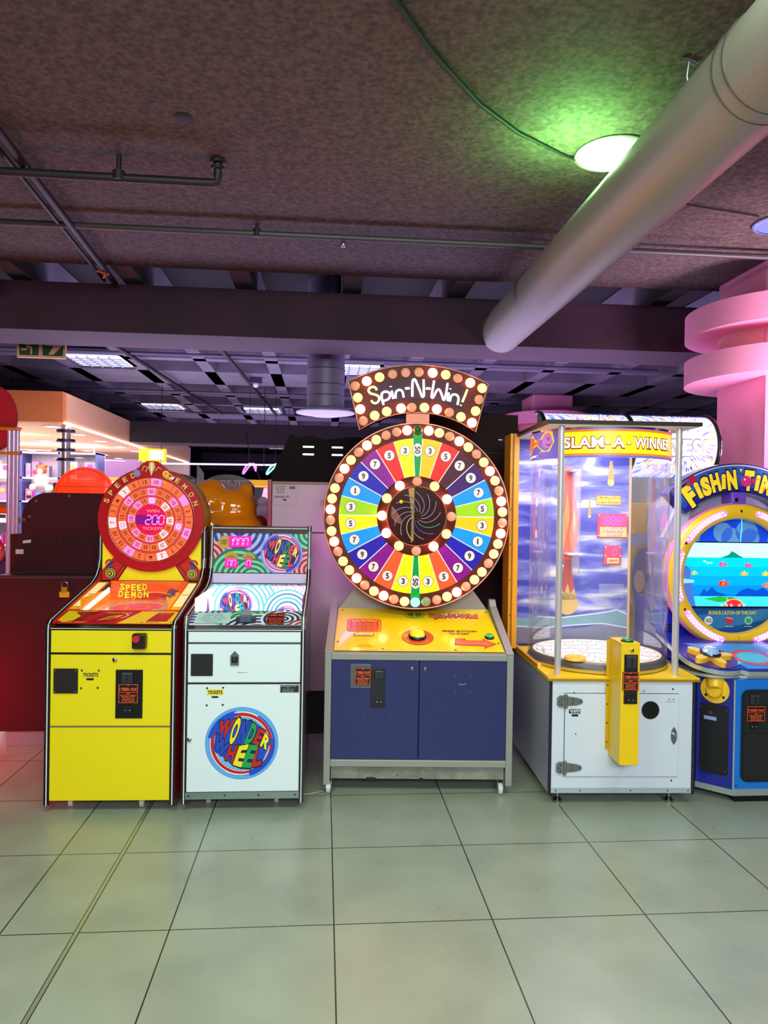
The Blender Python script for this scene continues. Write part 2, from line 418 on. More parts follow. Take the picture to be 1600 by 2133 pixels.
# shop wall shelving with goods
sx0, sy = -5.75, 12.6
shelf = thing('display_shelving', 'tall white shop shelving filled with toys and boxes', 'shelf', (sx0, sy, 0))
BLUEF = mat((70, 80, 150), .5)
q = MB()
for x in (0, .62, 1.24, 1.86): q.box(x, 0, 0, x+.04, .4, 2.42, BLUEF)
q.build('upright', shelf)
for z in (.4, .8, 1.2, 1.55, 1.95, 2.38): MB().box(0, 0, z, 1.9, .4, z+.025, mat((225, 220, 235), .5)).build('shelf_board', shelf)
MB().box(0, .4, 0, 1.9, .42, 2.42, mat((235, 225, 240), .6)).build('back_panel', shelf)
PAL = [('purple', (150, 60, 200)), ('white', (238, 232, 242)), ('pink', (240, 110, 190)), ('blue', (70, 120, 210)), ('yellow', (240, 210, 60)), ('teal', (60, 170, 170)), ('grey', (140, 135, 165)), ('red', (220, 50, 70)), ('green', (50, 120, 70)), ('black', (30, 30, 40))]
rows = [('second shelf', .825), ('third shelf', 1.225), ('fourth shelf', 1.575), ('top shelf', 1.975)]
PR = random.Random(3)
for rn, z in rows:
    x = .07
    i = 0
    while x < 1.8:
        wd = PR.uniform(.07, .2); ht = PR.uniform(.16, .29); cn, cc = PAL[PR.choice((0, 1, 1, 1, 2, 2, 3, 4, 5, 6, 6, 7, 8))]
        if any(x < d < x+wd for d in (.64, 1.26)): x += .06; continue
        cm = mat(cc, .5)
        o = MB(fr((sx0+x+wd/2, sy+.07, z)))
        o.box(-wd/2, 0, -.15, wd/2, ht, .0, cm)
        o.rect(-wd*.38, ht*.2, wd*.38, ht*.45, mat(PAL[PR.randrange(10)][1], .5), 2); o.disc(0, ht*.7, wd*.26, mat(PAL[PR.randrange(10)][1], .5), 2, n=12)
        o = o.build('toy_box')
        tag(o, '%s boxed toy on the %s of the shop shelving' % (cn, rn), 'box', 'boxed toys on the shop %s' % rn)
        x += wd+.02; i += 1
tb = thing('plush_toy', 'brown and white plush animal hanging before the shop shelves', 'plush toy', (-4.62, 12.2, 1.72))
BR = mat((150, 80, 40), .8)
MB().ball((0, 0, .36), .085, BR).ball((-.07, 0, .43), .03, BR, 10).ball((.07, 0, .43), .03, BR, 10).ball((0, -.07, .34), .045, WHITE, 12).build('head', tb)
MB().ball((0, 0, .19), .11, WHITE, sz=1.2).ball((-.13, 0, .08), .06, WHITE, 12).ball((.13, -.02, .06), .065, WHITE, 12).build('body', tb)
st = thing('picture_rack', 'narrow grey rack with framed pictures at the shop edge', 'rack', (-5.95, 12.0, 0))
MB().box(-.32, 0, 0, .12, .12, 2.2, mat((130, 130, 170), .5)).build('panel', st)
for z in (.9, 1.2, 1.5, 1.8):
    MB(fr((-.0, -.002, z))).rect(-.22, 0, .08, .26, mat((200, 195, 215), .4), 1).rect(-.17, .03, .03, .23, mat((60, 50, 80), .4), 2).disc(-.07, .13, .05, mat((140, 100, 110), .5), 3).build('picture', st)
# far shop counter wall: purple fascia with an orange band, white glow below
f = thing('counter_fascia', 'purple fascia with orange band over a bright counter in the shop', 'sign board', (-3.8, 14.4, 0))
MB().box(-1.0, 0, 2.05, .55, .1, 2.42, mat((110, 80, 135), .5)).build('board', f)
MB().box(-1.0, -.02, 1.98, .55, .1, 2.06, mat((235, 130, 50), .5, emit=.3)).build('band', f)
MB().box(-1.0, .05, 1.0, .55, .1, 1.98, mat((255, 250, 245), .5, emit=1.0)).build('back_panel', f)
MB(fr((-.55, -.01, 2.2))).rrect(-.07, -.15, .07, .17, .02, mat((255, 90, 120), .4, emit=.8), 1).build('sign', f)
b = thing('lightbox_sign', 'small yellow lit box sign under the dark beam by the shop', 'sign', (-2.9, 12.9, 2.36))
MB().box(-.33, -.06, -.07, .12, .06, .16, mat((255, 215, 40), .4, emit=.9)).build('housing', b)
MB(fr((-.03, -.064, .05))).rrect(-.12, -.08, .12, .08, .02, mat((255, 250, 200), .4, emit=2.2), 1).build('face', b)
for k in range(4): MB().tube([(-.3+.1*k, -.06, -.06), (-.29+.1*k, -.09, -.12), (-.27+.1*k, -.07, -.16)], .012, mat((150, 110, 20), .5)).build('hook', b)

# ceiling fittings ------------------------------------------------
t = thing('ceiling_downlight', 'large round glowing downlight with green tint beside the duct', 'ceiling light', (1.37, 3.40, 3.3))
MB().lathe([(.155, 0), (.175, -.004), (.178, -.014), (.155, -.022), (.145, -.02)], mat((205, 215, 200), .35), n=40).build('rim', t)
MB().lathe([(.147, -.018), (.12, -.027), (.06, -.03), (0, -.031)], mat((235, 255, 235), .4, emit=18, ecol=(225, 255, 228)), n=40).build('diffuser', t)
lp = area('downlight_lamp', (1.14, 3.25, 3.04), .12, 11, (135, 255, 125), (PI, 0, 0))
t = thing('ceiling_downlight', 'blue tinted round ceiling lamp above the right pink column', 'ceiling light', (2.70, 4.10, 3.3))
MB().lathe([(.13, 0), (.155, -.004), (.157, -.014), (.13, -.02)], mat((150, 160, 220), .35), n=32).build('rim', t)
MB().lathe([(.13, -.015), (.07, -.02), (0, -.022)], mat((100, 120, 255), .4, emit=.7), n=32).build('diffuser', t)

DUCT = mat((150, 148, 138), .45, .2)
t = thing('air_duct', 'thick round metal ventilation duct running under the ceiling above the games', 'duct', (1.40, 0, 0))
d = MB(); y = -2.0; prof = []
MB().cyl((0, -2, 3.0), (0, 5.69, 2.985), .168, DUCT, 56).build('pipe', t)
for y in (2.18, 2.24, 4.62, 4.67): MB().lathe([(.167, -.006), (.174, 0), (.167, .006)], mat((120, 118, 110), .4, .6), (0, y, 2.995), 'y', 48).build('seam_ring', t)
tag(MB().tube([(1.375, 2.67, 3.3), (1.372, 2.68, 3.24), (1.40, 2.70, 3.16)], .005, STEEL).tube([(1.34, 2.66, 3.293), (1.375, 2.67, 3.299), (1.41, 2.68, 3.293)], .008, STEEL).build('hanger_wire'), 'thin wire hanger holding the duct beside the downlight', 'hanger')
BLKC = mat((20, 20, 20), .6)
cp = [(.0, 2.0, 3.285), (.21, 2.439, 3.285), (.382, 2.711, 3.285), (.638, 3.035, 3.285), (.864, 3.248, 3.287), (1.126, 3.421, 3.288), (1.494, 3.608, 3.288), (2.023, 3.901, 3.288), (2.5, 4.0, 3.288)]
tag(MB().tube(cp, [.014, .013, .012, .01, .009, .006, .005, .005, .005], BLKC, 8).build('ceiling_cable'), 'black cable looping across the ceiling towards the duct', 'cable')
PIPE = mat((40, 34, 38), .5, .3)
t = thing('sprinkler_pipe', 'dark pipe with an upturned end hanging under the ceiling at upper left', 'pipe', (0, 0, 0))
MB().tube([(-4, 3.70, 3.19), (-.60, 3.715, 3.19), (-.565, 3.715, 3.195), (-.56, 3.70, 3.22), (-.56, 3.69, 3.3)], .021, PIPE, 12).build('pipe', t)
for x in (-1.05,): MB().cyl((x, 3.71, 3.2), (x, 3.71, 3.3), .012, PIPE).cyl((x, 3.71, 3.175), (x, 3.71, 3.22), .03, PIPE).build('clamp', t)
MB().cyl((-.56, 3.69, 3.245), (-.56, 3.69, 3.262), .034, PIPE).cyl((-.56, 3.69, 3.275), (-.56, 3.69, 3.29), .04, PIPE).build('coupling', t)
t = thing('sprinkler_pipe', 'long straight grey pipe crossing under the ceiling before the beam', 'pipe', (0, 0, 0))
MB().cyl((-6, 4.52, 3.24), (7, 4.49, 3.24), .019, mat((85, 80, 84), .45, .3), 14).build('pipe', t)
for x in (-.44, -2.2, 1.5): MB().cyl((x, 4.51, 3.25), (x, 4.51, 3.3), .01, PIPE).cyl((x, 4.51, 3.22), (x, 4.51, 3.265), .026, PIPE).build('clamp', t)
MB().cyl((.095, 4.49, 3.22), (.095, 4.49, 3.18), .012, CHROME).ball((.095, 4.49, 3.19), .02, CHROME, 12).build('sprinkler_head', t)
t = thing('cable_tray', 'pair of dark conduits running from the upper left to the beam', 'conduit', (0, 0, 0))
MB().cyl((-1.45, 2.4, 3.24), (-1.60, 5.6, 3.22), .022, PIPE, 12).build('conduit', t)
MB().cyl((-1.52, 2.4, 3.25), (-1.68, 5.6, 3.24), .013, PIPE, 12).build('conduit', t)
MB().tube([(-1.63, 5.25, 3.20), (-1.57, 5.26, 3.19), (-1.6, 5.3, 3.17), (-1.56, 5.3, 3.2)], .007, mat((230, 70, 50), .5)).build('cable_tie', t)
tag(MB().lathe([(0, -.004), (.035, -.006), (.045, 0)], BLKC, (-.657, 3.31, 3.3)).build('ceiling_boss'), 'small black round cap on the bare ceiling above the left pipe', 'ceiling cap')
t = thing('air_duct', 'grey duct stub poking over the beam at the left edge', 'duct', (-2.42, 5.3, 3.17))
MB().cyl((-.6, 0, 0), (.07, 0, 0), .06, DUCT).build('pipe', t)
# vertical duct with flange behind the beam
t = thing('air_diffuser', 'grey vertical duct with wide round outlet hanging behind the beam', 'duct', (-.0, 6.6, 0))
MB().cyl((0, 0, 2.46), (0, 0, 3.62), .172, mat((128, 116, 142), .5, .3), 40).build('pipe', t)
for z in (2.56, 2.66, 2.80): MB().lathe([(.17, -.006), (.178, 0), (.17, .006)], mat((60, 50, 74), .5), (0, 0, z)).build('seam_ring', t)
MB().lathe([(.172, 2.46), (.20, 2.45), (.27, 2.42), (.265, 2.408), (.18, 2.40), (.13, 2.385), (0, 2.385)], mat((150, 140, 165), .5, .2), n=48).build('outlet', t)
# lit ceiling panels
LP = mat((235, 240, 255), .4, emit=2.6); LG = mat((150, 150, 165), .5)
for x, y, lb in ((-2.75, 9.05, 'square lit ceiling panel nearest the exit sign'), (-2.88, 13.1, 'square lit ceiling panel above the peach shop bulkhead'), (-1.15, 13.3, 'square lit ceiling panel over the dark rear beam'), (.35, 9.1, 'square lit ceiling panel peeping left of the winner sign'), (-1.35, 21.8, 'small lit ceiling panel farthest away in the hall')):
    t = thing('ceiling_panel_light', lb, 'ceiling light', (x, y, 3.3))
    MB().box(-.36, -.36, .0, .36, .36, .06, LG).build('housing', t)
    MB().box(-.31, -.31, -.012, .31, .31, -.002, LP).build('diffuser', t)
    g = MB()
    for k in range(1, 5): g.box(-.31+.124*k-.006, -.31, -.03, -.31+.124*k+.006, .31, -.012, LG).box(-.31, -.31+.124*k-.006, -.03, .31, -.31+.124*k+.006, -.012, LG)
    g.build('louver', t)
for z, y, x0, x1 in ((3.26, 8.3, -6, 4), (3.25, 11.0, -5, 3), (3.24, 13.4, -4, 4)):
    tag(MB().cyl((x0, y, z), (x1, y+.1, z), .02, mat((95, 85, 110), .5), 10).build('ceiling_conduit'), {8.3: 'grey conduit crossing just behind the beam', 11.0: 'grey conduit crossing beyond the lit ceiling panel', 13.4: 'grey conduit crossing farthest back over the rear beam'}[y], 'conduit')
for x0, x1, lb in ((-2.35, -1.9, 'long dark conduit running back from the exit sign'), (-1.2, -.9, 'dark conduit running back left of the round duct outlet')):
    tag(MB().tube([(x0, 6.3, 3.24), (x1, 13.5, 3.24)], .025, PIPE, 10).build('ceiling_conduit'), lb, 'conduit')
t = thing('security_camera', 'small white dome camera on a conduit arm under the rear ceiling', 'camera', (-.95, 9.9, 3.3))
MB().box(-.08, -.05, -.08, .08, .05, 0, mat((60, 50, 80), .5)).build('bracket', t); MB().ball((0, 0, -.1), .04, WHITE, 14).build('dome', t)
tag(MB().tube([(-1.35, 12.2, 2.9), (-1.2, 11.6, 2.4), (-.98, 11.2, 1.95)], .006, BLKC).build('hanging_cable'), 'thin cable sagging below the rear ceiling', 'cable')
# exit sign
t = thing('exit_sign', 'green and cream running person and arrow sign under the beam', 'sign', (-2.42, 6.35, 2.785))
MB().box(-.2, 0, .0, .2, .02, .22, mat((236, 190, 140), .5)).build('panel', t)
q = MB(fr((0, -.001, 0))); GRN = mat((40, 80, 45), .5); CRM = mat((240, 195, 145), .5)
q.rrect(-.18, .02, -.02, .20, .012, GRN, 1).rrect(.01, .02, .18, .20, .012, GRN, 1)
q.rect(-.165, .06, -.11, .075, CRM, 2).rect(-.12, .06, -.107, .10, CRM, 2).rect(-.09, .028, -.075, .085, CRM, 2).line([(-.11, .1), (-.075, .085)], .014, CRM, 2).line([(-.12, .1), (-.08, .15)], .02, CRM, 2).disc(-.07, .17, .014, CRM, 2)
q.poly([(.06, .03), (.10, .03), (.17, .10), (.17, .15), (.13, .15), (.12, .125), (.04, .125), (.03, .11), (.10, .1)], CRM, 2)
q.build('pictogram', t)
MB().cyl((-.15, .01, .22), (-.15, .01, .515), .005, STEEL).cyl((.15, .01, .22), (.15, .01, .515), .005, STEEL).build('hanger', t)

# pink columns
def pink_column(x, y, lb, sc_=1):
    t = thing('pink_column', lb, 'column', (x, y, 0))
    PK = mat((240, 146, 184), .6)
    MB().box(-.31, -.31, 0, .31, .31, 3.3, PK).build('shaft', t, .02)
    MB().box(-.315, -.318, 0, -.255, -.30, 2.5, mat((236, 130, 178), .6)).build('corner_trim', t)
    MB().cyl((0, 0, 2.67), (0, 0, 2.84), .42, mat((232, 150, 160), .6), 48).build('collar', t)
    for z in (2.84, 2.50): MB().cyl((0, 0, z), (0, 0, z+.18), .65, mat((242, 150, 184), .55), 72).build('ring_shelf', t, .006)
    return t
pink_column(3.30, 4.98, 'pink column with two round disc rings at the right edge')
pink_column(3.42, 10.9, 'smaller pink ringed column behind the acrylic ball drop game')
# ================================================================ shared machine fittings (local frame: x right, y back, z up; fronts face -y)
YEL = mat((244, 222, 0), .45); REDP = mat((190, 16, 28), .28, coat=.5); PINKSEG = mat((255, 40, 160), .4, emit=1.0)
def screws(q, pts, r=.0045, m=None, l=3):
    for x, y in pts: q.disc(x, y, r, m or BLACK, l, n=10)
    return q
def token_sticker(par, x0, z0, x1, z1, y, n='1', name='price_sticker'):
    q = MB(fr((x0, y, z0))); w_, h = x1-x0, z1-z0
    q.rect(0, 0, w_, h, BLACK, 1).frame(.003, .003, w_-.003, h-.003, .0022, ORTXT, 2)
    q.rect(.003, h*.56, w_-.003, h*.575, ORTXT, 2)
    q.text(n+' TOKEN 1 PLAY', w_/2, h*.72, h*.15, ORTXT, 2, .02, w_*.84)
    q.text('BIG', w_/2, h*.92, h*.05, ORTXT, 2, .0)
    q.text('NOTICE', w_/2, h*.5, h*.05, ORTXT, 2, .0)
    for k, t in enumerate(('TOKENS ARE NOT REFUNDABLE', 'MANAGEMENT RESERVES', 'THE RIGHT OF', 'ADMISSION AND USE', 'OF THE MACHINES')):
        q.text(t, w_/2, h*(.42-.075*k), h*.045, ORTXT, 2, .01, w_*(.8, .7, .55, .66, .6)[k])
    return q.build(name, par)
def coin_slot(par, x, y, z, w_=.06, h=.06):
    """raised black insert with a slot"""
    o = MB().box(x-w_/2, y-.012, z-h/2, x+w_/2, y, z+h/2, mat((44, 48, 54), .35)).build('coin_slot', par, .004)
    MB().box(x-.0022, y-.0135, z-h*.33, x+.0022, y-.011, z+h*.33, BLACK).box(x-w_*.4, y-.0132, z+h*.36, x+w_*.4, y-.012, z+h*.4, mat((90, 95, 100), .4)).build('slot_opening', par)
    return o
def coin_return(par, x, y, z):
    MB().box(x-.022, y-.008, z-.02, x+.022, y, z+.016, mat((20, 18, 20), .4)).box(x-.016, y-.011, z-.006, x-.004, y-.008, z-.002, CHROME).box(x+.004, y-.011, z-.006, x+.016, y-.008, z-.002, CHROME).box(x-.002, y-.012, z-.012, x+.002, y-.006, z+.012, BLACK).build('coin_return', par, .002)
def lock(par, x, y, z, r=.012):
    MB().lathe([(0, -.012), (r*.72, -.012), (r, -.008), (r, 0)], CHROME, (x, y, z), 'y', 20).box(x-.0015, y-.0135, z-r*.6, x+.0015, y-.0115, z+r*.2, BLACK).lathe([(r*.35, -.0125), (r*.5, -.0125)], BLACK, (x, y, z), 'y', 14).build('lock', par)
def caster(par, x, y, r=.026, col=(205, 200, 180)):
    MB().cyl((x-.011, y, r), (x+.011, y, r), r, mat(col, .5), 20).cyl((x-.013, y, r), (x+.013, y, r), r*.4, STEEL, 12).box(x-.017, y-.015, r, x-.0135, y+.03, r*2.1+.012, STEEL).box(x+.0135, y-.015, r, x+.017, y+.03, r*2.1+.012, STEEL).build('caster', par)
def foot(par, x, y, z=.06):
    MB().cyl((x, y, 0), (x, y, .012), .026, STEEL, 20).cyl((x, y, .012), (x, y, .028), .02, BLACK, 16, r2=.012).cyl((x, y, .02), (x, y, z), .008, STEEL, 10).build('levelling_foot', par)
def side_panel(par, x, prof, t, outer, inner, sgn):
    """profile side panel with black and white T moulding along its front edge; sgn -1 left, +1 right"""
    M_ = MB(); M_.prism(prof, 'x', x-t/2, x+t/2, outer)
    o = M_.build('side_panel', par)
    q = MB(); xi = x-sgn*(t/2+.0006)
    q.add([(xi, a, b) for a, b in prof], [tuple(range(len(prof)))], inner); q.build('inner_skin', o)
    e = MB()
    for i in range(len(prof)-2):
        (y0, z0), (y1, z1) = prof[i], prof[i+1]
        if i >= len(prof)-3: break
        d = Vector((y1-y0, z1-z0)).normalized(); n = Vector((-d.y, d.x))
        for w_, h, m in ((t/2+.0015, .0035, BLACK), (.0028, .0048, mat((225, 225, 228), .3))):
            P = [(x-w_, y0, z0), (x+w_, y0, z0), (x+w_, y1, z1), (x-w_, y1, z1)]
            Q = [(a, b+n.x*h, c+n.y*h) for a, b, c in P]
            e.add(P+Q, [(4, 5, 6, 7), (0, 1, 5, 4), (1, 2, 6, 5), (2, 3, 7, 6), (3, 0, 4, 7)], m)
    e.build('edge_moulding', par)
    return o
def arc_pts(cy, cz, r, a0, a1, n=6):
    return [(cy+r*math.cos(R(a0+(a1-a0)*i/n)), cz+r*math.sin(R(a0+(a1-a0)*i/n))) for i in range(n+1)]

WW_L = [('W', ((478, 372), (690, 342), (560, 640), (446, 520)), 'r'), ('O', ((690, 330), (792, 334), (670, 706), (586, 690)), 'y'), ('N', ((806, 370), (915, 384), (800, 712), (694, 700)), 'b'),
        ('D', ((930, 402), (1010, 432), (925, 700), (816, 694)), 'g'), ('E', ((1032, 480), (1118, 520), (1020, 720), (938, 690)), 'r'), ('R', ((1118, 545), (1200, 650), (1135, 790), (1046, 728)), 'y'),
        ('W', ((424, 555), (610, 716), (520, 892), (384, 780)), 'b'), ('H', ((615, 725), (725, 728), (652, 975), (546, 928)), 'r'), ('E', ((752, 738), (880, 716), (780, 1035), (664, 1000)), 'y'),
        ('E', ((898, 722), (1010, 732), (910, 1046), (784, 1034)), 'g'), ('L', ((1000, 770), (1075, 740), (1060, 1010), (918, 1040)), 'r')]
def wonder_logo(q, cx, cy, rad, l=2, rot=0, cols=None, k=1.0):
    """round Wonder Wheel emblem drawn on board q; rad is the outer radius"""
    c = cols or {'lb': mat((95, 178, 250), .45), 'w': LINEW, 'r': mat((200, 28, 38), .45), 'b': mat((20, 75, 205), .45), 'g': mat((10, 165, 85), .45), 'y': mat((248, 232, 40), .45), 'k': mat((16, 20, 60), .45), 'ib': mat((120, 195, 250), .45)}
    s = rad/525.; ca, sa = math.cos(R(rot)), math.sin(R(rot))
    def T(p):
        x, y = (p[0]-780)*s, (700-p[1])*s
        return (cx+(x*ca-y*sa), cy+k*(x*sa+y*ca))
    def D(px, py, r, m, ll): q.poly([T((px+r*math.cos(2*PI*i/48), py+r*math.sin(2*PI*i/48))) for i in range(48)], m, ll)
    D(780, 700, 525, mat((40, 110, 200), .4), l); D(780, 700, 520, c['lb'], l+1); D(780, 700, 468, c['b'], l+2)
    D(775, 705, 455, c['w'], l+3)
    # red comma swooshes inside
    D(780, 700, 446, c['r'], l+4)
    def swoosh(a0, a1, r0, r1, w0, w1, m, ll, n=28):
        o = []; i_ = []
        for i in range(n+1):
            t = i/n; a = R(a0+(a1-a0)*t); r = r0+(r1-r0)*t; w_ = (w0+(w1-w0)*t)
            o.append(T((780+(r+w_)*math.cos(a), 700-(r+w_)*math.sin(a)))); i_.append(T((780+(r-w_)*math.cos(a), 700-(r-w_)*math.sin(a))))
        q.poly(o+i_[::-1], m, ll)
    swoosh(100, 170, 430, 455, 52, 34, c['b'], l+5); swoosh(-75, -12, 432, 455, 52, 26, c['b'], l+5)
    swoosh(-12, 30, 455, 468, 26, 4, c['b'], l+5); swoosh(60, 104, 455, 462, 10, 6, c['w'], l+6); swoosh(240, 284, 455, 448, 10, 8, c['w'], l+6)
    D(784, 702, 400, c['w'], l+6); D(784, 702, 388, c['k'], l+7); D(784, 702, 382, c['ib'], l+8)
    # dark blue body behind the letters
    q.poly([T(p) for p in ((470, 365), (560, 330), (700, 318), (900, 355), (1040, 440), (1130, 530), (1215, 660), (1140, 810), (1100, 920), (1060, 1030), (930, 1062), (780, 1050), (640, 1000), (520, 900), (372, 790), (412, 540))], c['b'] if not cols else c['k'], l+9)
    for ch, qd, cc in WW_L: q.letter(ch, [T(p) for p in qd], mat((12, 12, 20), .45) if not cols else c['k'], l+10, .10)
    for ch, qd, cc in WW_L: q.letter(ch, [T(p) for p in qd], c[cc], l+11, .05)

# ================================================================ Speed Demon (yellow)
sd = thing('redemption_arcade_machine', 'yellow cabinet with round red number dial reading Speed Demon', 'arcade machine', (-1.052, 3.70, 0), R(-1.7), 'ticket redemption arcade machines')
W2 = .322
prof = [(0, .04), (0, .925), (.006, .945), (.03, .962)]+[(.60, 1.085), (.68, 1.12), (.73, 1.17), (.75, 1.23), (.75, 1.40), (.775, 1.42), (.98, 1.42), (.98, .04)]
RIN = mat((205, 60, 20), .35, coat=.3)
side_panel(sd, -W2+.012, prof, .024, REDP, RIN, -1)
side_panel(sd, W2-.012, prof, .024, REDP, RIN, 1)
MB().box(-.298, .012, .06, .298, .95, .93, mat((60, 30, 20), .6)).build('carcass', sd)
MB().box(-.297, .0, .062, .297, .012, .432, YEL).build('lower_panel', sd, .002)
dr = MB().box(-.297, .0, .438, .297, .012, .797, YEL).build('coin_door', sd, .002)
MB().box(-.297, .0, .806, .297, .012, .918, YEL).build('upper_panel', sd, .002)
MB().box(-.297, -.003, .432, .297, .008, .438, mat((120, 110, 90), .4)).box(-.297, -.002, .797, .297, .008, .806, BLACK).build('panel_seam', sd)
MB().box(-.30, -.004, .920, .30, .012, .934, BLACK).box(-.30, -.006, .926, .30, -.003, .9285, LINEW).build('front_moulding', sd)
q = MB().box(-.281, -.008, .602, -.161, 0, .727, mat((28, 20, 16), .8)).build('speaker_grille', sd, .008)
screws(MB(fr((0, -.0085, 0))), [(-.272, .612), (-.17, .612), (-.272, .717), (-.17, .717)], .004, STEEL, 1).build('screw', q)
q = MB(fr((0, -.0005, 0)))
q.rect(-.141, .679, -.060, .711, mat((238, 216, 30), .45), 1).text('TICKETS', -.10, .695, .017, BLACK, 2, .035, .075)
q.build('ticket_label', sd)
q = MB(fr((0, -.0005, 0))); q.rrect(-.122, .668, -.084, .678, .0048, BLACK, 1); q.build('ticket_slot', sd)
q = MB(fr((0, -.0005, 0))); screws(q, [(-.143, .717), (-.06, .717), (-.146, .628), (-.064, .63)], .0055, mat((70, 60, 20), .5)); q.build('screw', sd)
lock(sd, .018, 0, .772, .0125)
q = MB().box(.024, -.006, .477, .158, 0, .722, BLACK).build('coin_plate', sd, .002)
coin_slot(sd, .083, -.006, .682, .056, .056); coin_return(sd, .087, -.006, .524)
token_sticker(sd, .038, .553, .138, .652, -.0066)
q = MB().box(.111, -.045, .833, .178, 0, .908, mat((40, 18, 18), .35)).build('button_housing', sd, .008)
MB().cyl((.136, -.045, .885), (.136, -.058, .885), .018, mat((190, 40, 45), .4), 24).build('red_button', sd, .004)
MB().cyl((.136, -.0452, .885), (.136, -.048, .885), .022, BLACK, 24).build('button_collar', sd)
caster(sd, -.215, .085); caster(sd, .145, .075); caster(sd, -.215, .85); caster(sd, .2, .85)
# sloped playfield, slope runs from (y .02, z .955) to (y .68, z 1.09)
S0 = Vector((0, .02, .953)); SV = Vector((0, .66, .137)).normalized(); SL = .674
REDA = mat((214, 24, 30), .35); ORA = mat((255, 120, 20), .4, emit=.18); YLA = mat((255, 205, 20), .4, emit=.1)
q = MB(fr(S0, (1, 0, 0), SV))
q.rect(-.297, -.015, .297, .185, REDA, 0)
q.poly([(-.25, .01), (-.285, .03), (-.28, .17), (-.2, .16), (-.13, .175), (-.17, .05), (-.23, .02)], YEL, 1)
q.poly([(-.21, .02), (-.19, .09), (-.235, .15), (-.1, .165), (-.155, .1), (-.16, .02)], mat((150, 20, 25), .4), 2)
q.poly([(-.13, .01), (-.06, .16), (-.02, .17), (.0, .02)], mat((170, 20, 30), .4), 2)
q.poly([(.02, -.01), (.1, .17), (.297, .17), (.297, -.01)], YLA, 1)
q.poly([(.155, .02), (.19, .15), (.275, .15), (.262, .02)], mat((200, 24, 20), .4), 2)
q.text('1 TOKEN 1 PLAY', .225, .13, .012, YEL, 3, .01, .07)
q.text('INSERT TOKENS', -.2, .005, .012, YLA, 3, .01, .12).text('1-PLAYER GAME', -.02, .14, .016, YLA, 3, .02, .1); q.text('NO TILTING', .18, .005, .01, BLACK, 3, .01, .1)
q.poly([(-.09, .03), (-.04, .09), (.02, .11), (.0, .07), (-.03, .05)], YLA, 3); q.poly([(-.08, .035), (-.035, .08), (.0, .09), (-.02, .06)], REDA, 4)
q.line([(.02, .06), (.05, .1), (.03, .12), (.05, .14)], .006, LINEW, 4)
screws(q, [(-.21, .165), (.08, .17), (.285, .165), (.285, .005), (-.28, .0)], .005, BLACK, 5)
q.build('control_panel', sd)
for sx, nm in ((-1, 'l'), (1, 'r')):
    q = MB(fr(S0, (1, 0, 0), SV)); a, b = (-.297, -.228) if sx < 0 else (.228, .297)
    q.rect(a, .185, b, SL, mat((255, 90, 20), .4, emit=.12), 0); q.rect(a+.008, .2, b-.008, SL-.01, YLA, 1)
    for k in range(13):
        y = .25+k*.031; m_ = mat((255, 248, 215), .4, emit=.55)
        q.rect(a+.012, y, b-.012, y+.019, m_, 2)
    q.text('WIN', (a+b)/2, .44, .018, REDA, 3, .02, .035)
    q.build('score_ladder', sd)
# recess
Y0, Y1, XW = .205, .69, .226
q = MB().prism([(Y0, .90), (Y0, .962), (Y1, .984), (Y1, .90)], 'x', -XW, XW, mat((255, 140, 40), .4, emit=.2)).build('playfield', sd)
MB().box(-XW-.004, Y0, .86, -XW, Y1, 1.05, mat((250, 175, 30), .4, emit=.15)).prism([(Y0+.03, .99), (Y1-.04, 1.06), (Y1-.04, 1.03), (Y0+.03, .968)], 'x', -XW, -XW+.006, mat((255, 250, 235), .3, emit=2.2)).build('side_light', sd)
MB().box(XW, Y0, .86, XW+.004, Y1, 1.05, mat((250, 175, 30), .4, emit=.15)).build('inner_wall', sd)
q = MB(fr((0, Y1-.002, .87)))
OR2 = mat((250, 95, 20), .4, emit=.25)
q.rect(-XW, 0, XW, .225, OR2, 0); q.disc(.04, .06, .16, mat((215, 20, 30), .4, emit=.2), 1, ry=.1); q.ring(.04, .06, .155, .165, YLA, 2, 0, 180, k=.62)
for t, yy, ww in (('SPEED', .155, .18), ('DEMON', .092, .205)):
    for k, ch in enumerate(t):
        dx = -.115+ww*(k-2)/4.4+.02*0; dz = (.004, -.005, .0, -.004, .004)[k]
        q.text(ch, dx*.8+.0, .145+(yy-.092)*.68+dz*.6, .036, mat((120, 20, 10), .4), 3, .09, .031, (-8, 4, -3, 6, -5)[k]); q.text(ch, dx*.8+.0, .145+(yy-.092)*.68+dz*.6, .036, mat((255, 228, 30), .4, emit=.5), 4, .045, .028, (-8, 4, -3, 6, -5)[k])
q.disc(.135, .15, .03, mat((110, 80, 150), .4), 3); q.disc(.12, .13, .022, YLA, 3, n=16); q.line([(.07, .13), (.12, .14), (.17, .17)], .008, mat((90, 60, 130), .4), 4); q.disc(.165, .15, .012, YLA, 4)
q.build('art_board', sd)
DT = Matrix.Translation((0, .44, .974)) @ Matrix.Rotation(R(2.6), 4, 'X') @ Matrix.Translation((0, -.44, -.925))
q = MB(DT).lathe([(0, .015), (.12, .015), (.13, .02), (.185, .02), (.19, .01), (.19, 0)], mat((235, 150, 130), .25, emit=.15), (.0, .44, .905), n=48)
for k in range(9):
    a = R(40*k); q.box(-.0+.1*math.cos(a)-.022, .44+.1*math.sin(a)-.02, .92, .0+.1*math.cos(a)+.022, .44+.1*math.sin(a)+.02, .928, mat((255, 50, 120), .3, emit=.45))
q.build('spinning_disc', sd)
